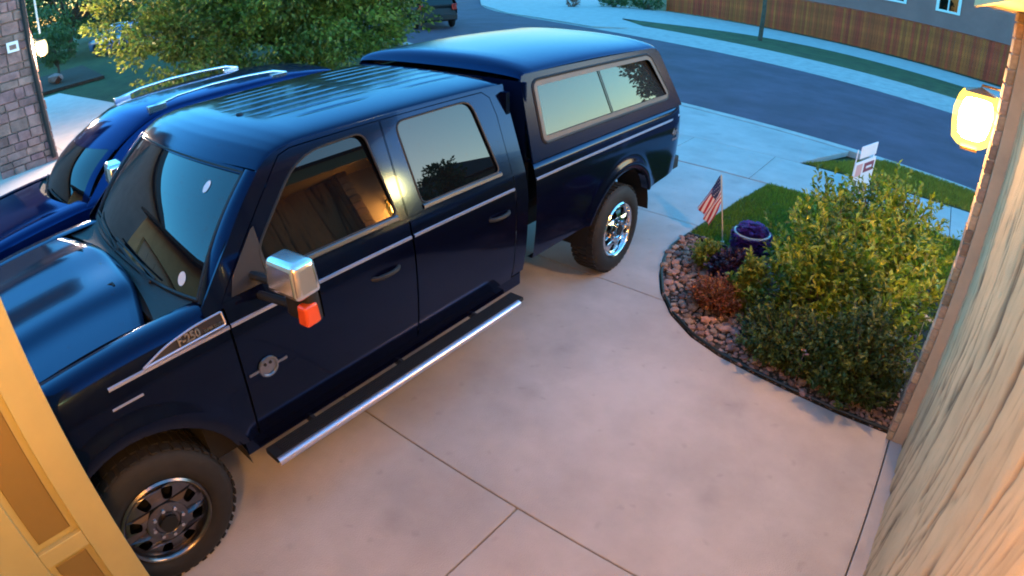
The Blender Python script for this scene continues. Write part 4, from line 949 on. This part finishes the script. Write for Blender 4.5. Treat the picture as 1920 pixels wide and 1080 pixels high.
def recolor(root, a, b):
    for ch in root.children:
        for x in [ch]+list(ch.children):
            if x.type == 'MESH':
                for i, s in enumerate(x.material_slots):
                    if s.material == M[a]: s.link = 'OBJECT'; s.material = M[b]
van = copy_tree(suv); van.name = 'parked_suv'; tag(van, 'dark SUV parked at the street kerb beyond the big leafy tree', 'SUV')
far_car = copy_tree(suv); far_car.name = 'parked_suv'; tag(far_car, 'pale blue SUV far behind the neighbour\'s lawn under the dark trees', 'SUV')
bpy.context.view_layer.update()
recolor(van, 'paint_suv', 'plastic'); recolor(far_car, 'paint_suv', 'pale_car')
suv.location = (-3.28, .25, 0)
van.location = (-19.2, 21.2, -.05); van.rotation_euler.z = R(-125)
far_car.location = (-36, 10.5, -.1); far_car.rotation_euler.z = R(-70)

# ------------------------------------------------------------------ the house beside the camera
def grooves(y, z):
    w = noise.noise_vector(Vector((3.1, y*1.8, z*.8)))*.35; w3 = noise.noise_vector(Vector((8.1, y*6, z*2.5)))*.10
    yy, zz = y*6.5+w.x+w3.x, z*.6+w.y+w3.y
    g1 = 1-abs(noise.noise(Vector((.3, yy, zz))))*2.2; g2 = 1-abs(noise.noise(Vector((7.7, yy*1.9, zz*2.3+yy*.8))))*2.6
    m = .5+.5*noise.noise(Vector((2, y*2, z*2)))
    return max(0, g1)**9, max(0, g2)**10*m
def relief(p):
    y, z = p[1], p[2]; a, b2 = grooves(y, z)
    b = noise.noise(Vector((0, y*7, z*4))); c = noise.noise(Vector((5, y*30, z*16)))
    return .018+.006*b-.014*a-.009*b2+.003*c
wallx = 3.93
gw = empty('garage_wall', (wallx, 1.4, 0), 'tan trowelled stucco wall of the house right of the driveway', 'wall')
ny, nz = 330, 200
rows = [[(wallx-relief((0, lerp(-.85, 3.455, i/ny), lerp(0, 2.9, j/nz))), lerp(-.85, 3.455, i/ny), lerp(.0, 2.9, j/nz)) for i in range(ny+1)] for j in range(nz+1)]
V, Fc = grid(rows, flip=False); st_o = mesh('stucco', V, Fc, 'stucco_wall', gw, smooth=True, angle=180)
ga = st_o.data.color_attributes.new('groove_shade', 'FLOAT_COLOR', 'POINT'); gv = []  # vertex mask for the painted groove shade
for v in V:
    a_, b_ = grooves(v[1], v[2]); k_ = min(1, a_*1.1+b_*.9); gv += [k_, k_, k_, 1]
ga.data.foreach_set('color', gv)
mb = MB(); mb.box((wallx+.01, -.85, -.05), (wallx+.22, 3.45, 2.86)); mb.build('wall_core', 'board', gw)
trim = empty('corner_trim', (3.85, 3.5, 0), 'smooth tan corner board with a narrow brick return at the wall end', 'wall trim')
mb = MB(); mb.box((3.838, 3.462, 0), (4.10, 3.60, 2.86)); bevel(mb.build('board', 'board', trim), .004)
mb = MB(); mb.box((3.800, 3.475, 0), (3.836, 3.60, 2.86)); mb.build('mortar', 'mortar', trim)
bm_m = None; z = .0; k = 0
while z < 2.84:
    h = .085; mb = MB(); mb.box((3.790, 3.466, z), (3.834, 3.612, z+h-.010)); o = mb.build('brick', 'brick', trim) if bm_m is None else None
    if bm_m is None: bm_m = o; bevel(o, .003, 1)
    else:
        c = bm_m.copy(); COL.objects.link(c); c.location = (random.uniform(-.003, .003), random.uniform(-.003, .003), z); 
    z += h; k += 1
fr = empty('street_front_wall', (4.5, 4.8, 0), 'plain tan front wall of the house behind the bush', 'wall')
mb = MB(); mb.box((3.93, 3.61, 0), (4.1, 4.10, 2.86)); mb.box((4.105, 3.85, 0), (10, 4.10, 2.86)); mb.build('wall', 'board', fr)
hr = empty('house_roof', (5, 1, 2.86), 'yellow lit eave and shingle roof over the right wall', 'roof')
mb = MB(); mb.box((3.60, -2.6, 2.86), (3.93, 4.35, 2.875)); mb.build('soffit', 'sail', hr)
mb = MB(); mb.box((3.575, -2.6, 2.84), (3.598, 4.38, 2.99)); mb.build('fascia', 'sail', hr)
mb = MB(); mb.add([(3.56, -2.6, 2.995), (3.56, 4.4, 2.995), (10.5, 4.4, 3.75), (10.5, -2.6, 3.75), (3.56, -2.6, 2.96), (3.56, 4.4, 2.96), (10.5, 4.4, 3.7), (10.5, -2.6, 3.7)], [(0, 3, 2, 1), (4, 5, 6, 7), (0, 1, 5, 4), (1, 2, 6, 5), (2, 3, 7, 6), (3, 0, 4, 7)]); mb.build('shingles', 'roof', hr)
mb = MB(); mb.add([(3.6, 4.3, 2.87), (10.4, 4.3, 2.87), (10.4, 4.3, 3.68)], [(0, 1, 2)]); mb.build('gable', 'board', hr)
# porch wall and entry door behind the camera
ew = empty('entry_wall', (2.7, -.95, 0), 'tan entry wall around a brown panelled door', 'wall')
mb = MB(); mb.box((1.5, -1.05, 0), (1.95, -.85, 2.86)); mb.box((2.87, -1.05, 0), (3.93, -.85, 2.86)); mb.box((1.95, -1.05, 2.1), (2.87, -.85, 2.86)); mb.build('wall', 'stucco', ew)
mb = MB(); mb.box((1.95, -1.02, .02), (2.87, -.97, 2.1)); dr = mb.build('door', 'door', ew)
for xx in (2.03, 2.44):
    for z0, z1 in ((.2, .95), (1.1, 1.9)):
        mb = MB(); mb.box((xx, -.972, z0), (xx+.34, -.955, z1)); bevel(mb.build('panel', 'door', dr), .008)
# panelled pillar at the left edge
PX = 1.30
pl = empty('porch_pillar', (PX-.2, -.5, 0), 'cream painted pillar with recessed panels lit orange beside the truck\'s front wheel', 'pillar')
mb = MB(); mb.box((PX-.40, -.845, 0), (PX-.03, -.245, 2.86)); mb.build('core', 'pillar', pl)
dx = 3.41682-PX; y_e = -.240
y0, y1 = y_e-dx*math.tan(R(3.9)), y_e-dx*math.tan(R(9.7))
zp1 = 2.775-dx*.865; zp2 = zp1-.085
def bar(a, b, c, d, x0=PX-.029, x1=PX): 
    mb = MB(); mb.box((x0, a, b), (x1, c, d)); return bevel(mb.build('trim_board', 'pillar', pl), .003, 1)
bar(y0+.001, 0, y_e, 2.86); bar(-.845, 0, y1-.001, 2.86)
bar(y1, zp2, y0, zp1); bar(y1, 0, y0, .12); bar(y1, 2.3, y0, 2.86)
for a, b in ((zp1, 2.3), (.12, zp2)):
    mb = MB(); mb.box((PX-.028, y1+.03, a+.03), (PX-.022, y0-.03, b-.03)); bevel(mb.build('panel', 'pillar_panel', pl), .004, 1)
# soffit above camera
sf = empty('porch_ceiling', (2.6, -1, 2.9), 'painted porch ceiling above the entry', 'ceiling')
mb = MB(); mb.box((1.2, -2.6, 2.9), (3.57, -.26, 2.93)); mb.build('boards', 'sail', sf)
# main garage front the truck faces
gf = empty('garage_facade', (-2.5, -1.9, 0), 'stucco garage front with a wide panelled door that the truck faces', 'garage')
mb = MB(); mb.box((-5.6, -2.1, 0), (-4.9, -1.9, 3.0)); mb.box((.9, -2.1, 0), (1.6, -1.9, 3.0)); mb.box((-4.9, -2.1, 2.3), (.9, -1.9, 3.0)); mb.build('wall', 'stucco', gf)
gd = bpy.data.objects.new('garage_door', None)
mb = MB(); mb.box((-4.9, -2.05, 0), (.9, -2.0, 2.3)); gdo = mb.build('garage_door', 'board', gf)
for i in range(8):
    for j in range(4):
        mb = MB(); mb.box((-4.82+i*.715, -1.999, .08+j*.56), (-4.82+i*.715+.62, -1.985, .08+j*.56+.42)); bevel(mb.build('panel', 'board', gdo), .006, 1)
mb = MB(); mb.add([(-6, -1.6, 3.0), (1.75, -1.6, 3.0), (1.75, -6.5, 4.6), (-6, -6.5, 4.6), (-6, -1.6, 2.9), (1.75, -1.6, 2.9), (1.75, -6.5, 4.5), (-6, -6.5, 4.5)], [(0, 1, 2, 3), (7, 6, 5, 4), (0, 4, 5, 1), (1, 5, 6, 2), (2, 6, 7, 3), (3, 7, 4, 0)]); mb.build('roof', 'roof', gf)

# ------------------------------------------------------------------ lanterns
def lantern(loc, d, label, s=1.0, glass='lampglass'):
    """wall lantern hanging from a bracket; d = direction from the lamp to its wall"""
    T = empty('wall_lantern', loc, label, 'lantern'); x, y, z = loc; d = Vector(d); a = .115*s; b = .10*s; h = .155*s
    pr = [(.0, -h), (b*.8, -h*.98), (b*1.15, -h*.8), (a*1.15, -h*.2), (a*1.2, h*.3), (a*1.05, h*.8), (a*.9, h), (0, h)]
    V, Fc = lathe(pr, loc, 20); gl = mesh('glass', V, Fc, 'halo_shell' if glass != 'lampglass_far' else 'halo_shell_far', T, smooth=True)  # outer shell stands in for the yellow glare halo around the bulb
    V, Fc = lathe([(q*.72, w_*.72) for q, w_ in pr], loc, 16); mesh('bulb', V, Fc, glass, gl, smooth=True)
    mb = MB()
    mb.box((x-b*.5, y-b*.5, z-h-.02), (x+b*.5, y+b*.5, z-h-.001)); mb.build('frame', 'bronze', T)
    w = a*.8; V = [(x-w, y-w, z+h+.002), (x+w, y-w, z+h+.002), (x+w, y+w, z+h+.002), (x-w, y+w, z+h+.002), (x, y, z+h+.035*s)]; mesh('cap', V, [(3, 2, 1, 0), (0, 1, 4), (1, 2, 4), (2, 3, 4), (3, 0, 4)], 'bronze', T)
    mb = MB(); e = Vector(loc)+d*(a+.06*s); mb.tube([(x, y, z+h+.02*s), (x, y, z+h+.045*s), (e.x, e.y, z+h+.045*s), (e.x, e.y, z+.02)], .009*s, 6); mb.build('bracket', 'bronze', T, smooth=True)
    return T
lantern((3.70, 3.95, 2.155), (1, 0, 0), 'brightly lit wall lantern on the brick corner above the bush', 1.1)
lantern((2.95, -.52, 2.32), (0, -1, 0), 'lit wall lantern beside the brown panelled entry door', .95, 'lampglass_entry')

# ------------------------------------------------------------------ neighbour on the left
nh = empty('neighbour_house', (-13, 0, 0), 'neighbouring house with a stacked stone pier and lit lantern', 'house')
mb = MB(); mb.box((-20, -7, 0), (-10.95, .9, 5.2)); mb.build('wall', 'nbr_wall', nh)
mb = MB(); mb.box((-20.4, -7.4, 5.2), (-10.4, 1.4, 5.32)); mb.add([(-20.4, -7.4, 5.32), (-10.4, -7.4, 5.32), (-10.4, 1.4, 5.32), (-20.4, 1.4, 5.32), (-15.4, -7.4, 7.6), (-15.4, 1.4, 7.6)], [(0, 4, 5, 3), (1, 2, 5, 4), (2, 3, 5), (0, 1, 4)]); mb.build('roof', 'roof', nh)
PXn, PY0, PY1 = -9.85, .62, 1.86
mb = MB(); mb.box((-11.2, PY0+.05, 0), (PXn-.05, PY1-.05, 3.9)); mb.build('pier_core', 'mortar', nh)
rs = random.Random(21); z = .0
while z < 3.85:
    h = rs.choice([.13, .16, .2, .24]); y = PY0
    while y < PY1-.02:
        w = min(rs.uniform(.16, .46), PY1-y)
        if PY1-y-w < .1: w = PY1-y
        dd = rs.uniform(0, .035); mb = MB(); mb.box((PXn-.06, y+.006, z+.006), (PXn+dd, y+w-.006, z+h-.006)); bevel(mb.build('stone', 'stone', nh), .012, 1); y += w
    x = PXn-.07
    while x > -11.1:
        w = rs.uniform(.2, .5); mb = MB(); mb.box((max(-11.2, x-w)+.006, PY1-.06, z+.006), (x-.006, PY1+rs.uniform(0, .035), z+h-.006)); bevel(mb.build('stone', 'stone', nh), .012, 1); x -= w
    z += h
dn = MB(); dn.tube([(PXn+.05, PY1-.08, .1), (PXn+.05, PY1-.08, 4.2)], .055, 6); tag(dn.build('downspout', 'plastic', None), 'dark brown downspout on the corner of the neighbour\'s stone pier', 'downspout')
npq = MB(); npq.box((PXn+.037, 1.33, 2.33), (PXn+.055, 1.57, 2.53)); o = tag(npq.build('house_plaque', 'white', None), 'small square white plaque on the neighbour\'s stone pier', 'plaque')
npq = MB(); npq.box((PXn+.056, 1.38, 2.38), (PXn+.060, 1.52, 2.47)); npq.build('plate', 'stone', o)
fp = MB(); fp.tube([(PXn+.1, 2.02, 2.55), (PXn+.35, 1.98, 3.4), (PXn+.5, 1.95, 4.0)], .022, 6); tag(fp.build('flag_pole', 'white', None), 'thin slanted white pole rising above the neighbour\'s lit lantern', 'pole')
lantern((PXn-.02, 2.02, 2.26), (0, -1, 0), 'lit wall lantern on the neighbour\'s stone pier above the lawn', .95, 'lampglass_far')

# ------------------------------------------------------------------ trees and far planting
def tree(name, label, base, h0, crown, n, L, m, seed, group=None, limbs=14, cl=.55, trunk=.12):
    """crown: list of (x,y,z,rx,ry,rz)"""
    r = random.Random(seed); root = empty(name, base, label, 'tree', group); st = MB(); b = Vector(base)
    c0 = Vector(crown[0][:3]); st.tube([b, b+Vector((.05, .03, h0*.5)), b+Vector((0, .08, h0)), c0+Vector((0, 0, crown[0][5]*.5))], [trunk*1.25, trunk, trunk*.8, trunk*.25], 9)
    for i in range(limbs):
        cr = r.choice(crown); d = rvec(r); d.z = abs(d.z)*.8-.15; e = Vector(cr[:3])+Vector((d.x*cr[3], d.y*cr[4], d.z*cr[5]))*.8
        s = b+Vector((0, .05, h0*r.uniform(.5, 1.1))); mid = s.lerp(e, .5)+Vector((0, 0, .15*(e-s).length)); st.tube([s, mid, e], [trunk*.4, trunk*.25, trunk*.08], 6)
    st.build('trunk', 'bark', root, smooth=True)
    V = []; Fc = []; tot = sum(c[3]*c[4]*c[5] for c in crown)
    for cr in crown:
        k = int(n*cr[3]*cr[4]*cr[5]/tot/60)
        for i in range(k):
            d = rvec(r); q = r.uniform(.35, 1.0)**.45*r.choice([.8, .95, 1.0, 1.08]); c = Vector(cr[:3])+Vector((d.x*cr[3], d.y*cr[4], d.z*cr[5]))*q
            if c.z < .35: continue
            rad = cl*r.uniform(.45, 1.1); ax = (d+Vector((0, 0, -.3))+rvec(r)*.6).normalized()
            for j in range(60):
                o_ = rvec(r)*rad*r.random()**.5; o_.z *= .55
                leaf(V, Fc, c+o_, (o_.normalized()*.6+ax*.7+rvec(r)*.5), rvec(r)+Vector((0, 0, .8)), L*r.uniform(.6, 1.25), L*.62)
    mesh('crown', V, Fc, m, root, kind='stuff')
    return root
tree('leafy_tree', 'large leafy green tree on the lawn beyond the blue SUV', (-9.8, 7.6, 0), 1.2, [(-9.8, 7.8, 3.0, 2.6, 2.6, 2.0), (-10.8, 5.9, 2.2, 1.7, 1.5, 1.25), (-9.6, 9.8, 2.7, 2.2, 2.0, 1.9), (-9.0, 6.8, 1.6, 1.7, 1.7, 1.0), (-9.8, 4.9, 1.65, 1.3, 1.35, .95), (-8.8, 8.6, 1.5, 1.7, 1.7, 1.0), (-10.5, 10.5, 2.0, 2.0, 1.8, 1.5), (-10.3, 4.2, 2.4, 1.1, 1.0, .9)], 66000, .12, 'leaf_tree', 31, cl=.5)
tree('dark_tree', 'darker tree behind the big leafy tree near the street', (-16.5, 13.5, 0), 1.6, [(-16.5, 13.0, 2.8, 3.0, 2.6, 2.4), (-18.5, 10.5, 2.4, 2.6, 2.4, 2.2)], 22000, .15, 'leaf_dark', 32)
tree('dark_tree', 'dark tree far behind the pale blue SUV', (-42, 9.5, 0), 2.2, [(-42, 9.5, 4.2, 5, 4.5, 3.4), (-40, 14.5, 4.2, 4.5, 4.5, 3.6), (-38, 19, 4.0, 4.5, 4.5, 3.4)], 16000, .3, 'leaf_dark', 33, cl=1.0, trunk=.25)
tree('evergreen_tree', 'tall evergreen mass on the horizon past the neighbour\'s lawn', (-60, 8, 0), 3, [(-60, 4, 6, 6, 9, 6), (-58, 18, 6, 6, 9, 6), (-54, 32, 6, 6, 9, 6), (-60, -8, 6, 6, 8, 6)], 20000, .55, 'leaf_dark', 36, cl=1.8, trunk=.35)
tree('small_round_tree', 'small round clipped tree behind the neighbour\'s lit lantern', (-26.5, 5.4, 0), .9, [(-26.5, 5.4, 1.55, 1.05, 1.0, .85)], 5200, .10, 'leaf_dark', 34, limbs=6, cl=.3, trunk=.06)
shoot_bush('far_bush', 'rounded dark bush by the far driveway, farther from the fence', 'bush', [(-17.3, 36.6, .2, 1.1, 1.0, 1.3)], 200, .05, .22, .12, 'leaf_dark', 41, up=.4, spike=.2)
shoot_bush('far_bush', 'rounded dark bush by the far driveway, next to the fence end', 'bush', [(-15.2, 37.2, .2, 1.2, 1.0, 1.5)], 200, .05, .22, .12, 'leaf_dark', 42, up=.4, spike=.2)
shoot_bush('far_shrub', 'small orange red shrub across the street beside the far driveway', 'bush', [(-18.6, 33.6, .1, .45, .45, .8)], 70, .04, .14, .07, 'leaf_rust', 43, up=.6, spike=.1)
sap = empty('sapling', (-4.5, 27.2, 0), 'thin bare sapling trunk with green tie in the far verge before the fence', 'tree')
mb = MB(); mb.tube([(-4.5, 27.2, 0), (-4.45, 27.25, 1.4), (-4.5, 27.3, 3.6)], [.11, .10, .07], 8); mb.build('trunk', 'bark', sap, smooth=True)
rock = rock_mesh(77); o = bpy.data.objects.new('landscape_rock', rock); COL.objects.link(o); o.location = (-25.2, 5.0, .25); o.scale = (.55, .5, .5); tag(o, 'pale landscape rock under the small round tree', 'rock')
mb = MB(); mb.prism([(-31, 4.2), (-23.3, 3.9), (-23.0, 6.6), (-31, 7.6)], -.1, .02); o = mb.build('mulch_bed', 'soil'); o['kind'] = 'structure'

for o in S.objects:
    b_ = o.name.split('.')[0]
    if o.parent is None and b_ in GR: o['group'] = GR[b_]
# ------------------------------------------------------------------ fence and house across the street
fn = empty('cedar_fence', (-3, 34, 0), 'reddish cedar board fence along the far sidewalk', 'fence')
A, B = Vector((-13.9, 37.45, 0)), Vector((13.5, 28.3, 0)); dv = (B-A); Lf = dv.length; dv.normalize(); nv = Vector((-dv.y, dv.x, 0)); ang = math.atan2(dv.y, dv.x)
mb = MB(); mb.box((0, 0, 0), (.142, .02, 1.82)); pk = mb.build('plank', 'wood', fn); pk.location = (A-fn.location)+Vector((0, 0, .04)); pk.rotation_euler.z = ang
for v in pk.data.vertices: v.co += origin(fn)
rp_ = random.Random(3); n = int(Lf/.15)
for i in range(1, n):
    c = pk.copy(); COL.objects.link(c); p = A+dv*(.15*i)+nv*rp_.uniform(0, .012); c.location = (p-fn.location)+Vector((0, 0, .04+rp_.uniform(-.015, .015)))
for z in (.35, 1.5):
    mb = MB(); a = A+nv*.03; b = B+nv*.03; mb.add([tuple(a+Vector((0, 0, z))), tuple(b+Vector((0, 0, z))), tuple(b+Vector((0, 0, z+.09))), tuple(a+Vector((0, 0, z+.09))), tuple(a+nv*.04+Vector((0, 0, z))), tuple(b+nv*.04+Vector((0, 0, z))), tuple(b+nv*.04+Vector((0, 0, z+.09))), tuple(a+nv*.04+Vector((0, 0, z+.09)))], [(0, 1, 2, 3), (7, 6, 5, 4), (3, 2, 6, 7), (0, 4, 5, 1)]); mb.build('rail', 'wood', fn)
mb = MB(); a = A-nv*.03; b = B-nv*.03; T_ = 1.865; mb.add([tuple(a+Vector((0, 0, T_))), tuple(b+Vector((0, 0, T_))), tuple(b+nv*.12+Vector((0, 0, T_))), tuple(a+nv*.12+Vector((0, 0, T_))), tuple(a+Vector((0, 0, T_+.04))), tuple(b+Vector((0, 0, T_+.04))), tuple(b+nv*.12+Vector((0, 0, T_+.04))), tuple(a+nv*.12+Vector((0, 0, T_+.04)))], [(3, 2, 1, 0), (4, 5, 6, 7), (0, 1, 5, 4), (1, 2, 6, 5), (2, 3, 7, 6), (3, 0, 4, 7)]); mb.build('cap_rail', 'wood', fn)
for i in range(0, int(Lf/2.4)+1):
    p = A+dv*2.4*i+nv*.09; mb = MB(); mb.box((p.x-.045, p.y-.045, 0), (p.x+.045, p.y+.045, 1.9)); mb.build('post', 'wood', fn)
fhouse = empty('far_house', (0, 38, 0), 'blue grey lap sided house with white framed windows behind the cedar fence', 'house')
H0 = A+nv*3.5+dv*5; H1 = B+nv*3.5
def hp(t, z, d=0): p = H0.lerp(H1, t)-nv*d; return (p.x, p.y, z)
LH = (H1-H0).length
mb = MB(); z = 0
while z < 6.4:
    mb.add([hp(0, z, .02), hp(1, z, .02), hp(1, z+.18, 0), hp(0, z+.18, 0), hp(0, z, 0), hp(1, z, 0)], [(0, 1, 2, 3), (4, 5, 1, 0)]); z += .18
sd_ = mb.build('siding', 'siding', fhouse)
mb = MB(); e0, e1 = H0+nv*8, H1+nv*8; mb.add([hp(0, 0, -.01), (e0.x, e0.y, 0), (e0.x, e0.y, 6.4), hp(0, 6.4, -.01), hp(1, 0, -.01), (e1.x, e1.y, 0), (e1.x, e1.y, 6.4), hp(1, 6.4, -.01)], [(0, 1, 2, 3), (7, 6, 5, 4), (1, 5, 6, 2)]); mb.build('wall', 'siding', fhouse)
mb = MB(); k0 = [H0-dv*.5-nv*.5, H1+dv*.5-nv*.5, H1+dv*.5+nv*8.5, H0-dv*.5+nv*8.5]; m0, m1 = (k0[0]+k0[3])/2, (k0[1]+k0[2])/2
mb.add([(p.x, p.y, 6.42) for p in k0]+[(m0.x, m0.y, 8.6), (m1.x, m1.y, 8.6)], [(3, 2, 1, 0), (0, 1, 5, 4), (2, 3, 4, 5), (0, 4, 3), (1, 2, 5)]); mb.build('roof', 'roof', fhouse)
def hwin(xc, z0, z1, w):
    t = xc/LH; dt = w/2/LH
    fm = MB()
    for a0, a1, b0, b1 in ((-dt-.006, -dt+.001, z0, z1), (dt-.001, dt+.006, z0, z1), (-dt-.006, dt+.006, z0-.12, z0), (-dt-.006, dt+.006, z1, z1+.12), (-.0015, .0015, z0, z1)):
        fm.add([hp(t+a0, b0, .025), hp(t+a1, b0, .025), hp(t+a1, b1, .025), hp(t+a0, b1, .025), hp(t+a0, b0, .07), hp(t+a1, b0, .07), hp(t+a1, b1, .07), hp(t+a0, b1, .07)], [(4, 5, 6, 7), (0, 1, 5, 4), (1, 2, 6, 5), (2, 3, 7, 6), (3, 0, 4, 7)])
    wf = fm.build('window', 'white', fhouse); mesh('pane', [hp(t-dt, z0, .03), hp(t+dt, z0, .03), hp(t+dt, z1, .03), hp(t-dt, z1, .03)], [(0, 1, 2, 3)], 'glass', wf)
WX = [(8.6, 2.75, 4.2, 1.7), (12.0, 2.75, 4.2, 1.1), (3.6, 2.75, 4.2, 1.5), (17.5, 2.75, 4.2, 1.5)]
for w in WX: hwin(*w)
# house further right that the windows mirror
rh = empty('corner_house', (23, 22, 0), 'tan two storey house across the street past the verge tree', 'house')
mb = MB(); mb.box((17, 17.5, 0), (30, 22, 4.2)); mb.build('wall', 'board', rh)
mb = MB(); mb.add([(16.4, 16.9, 4.2), (30.6, 16.9, 4.2), (30.6, 22.6, 4.2), (16.4, 22.6, 4.2), (19.5, 19.7, 5.6), (28, 19.7, 5.6)], [(3, 2, 1, 0), (0, 1, 5, 4), (2, 3, 4, 5), (0, 4, 3), (1, 2, 5)]); mb.build('roof', 'roof', rh)
tree('street_tree', 'leafy street tree in front of the tan corner house', (16.2, 15.6, 0), 1.8, [(16.2, 15.6, 4.0, 1.0, 1.0, 1.2), (16.0, 16.2, 3.2, .8, .9, .8)], 4500, .16, 'leaf_dark', 55, group='street trees', cl=.45)
tree('street_tree', 'leafy street tree on the far verge beyond the cedar fence end', (8.55, 21.1, 0), 1.8, [(8.55, 21.1, 3.6, 1.25, 1.25, 2.1)], 3800, .16, 'leaf_dark', 56, group='street trees', cl=.45)
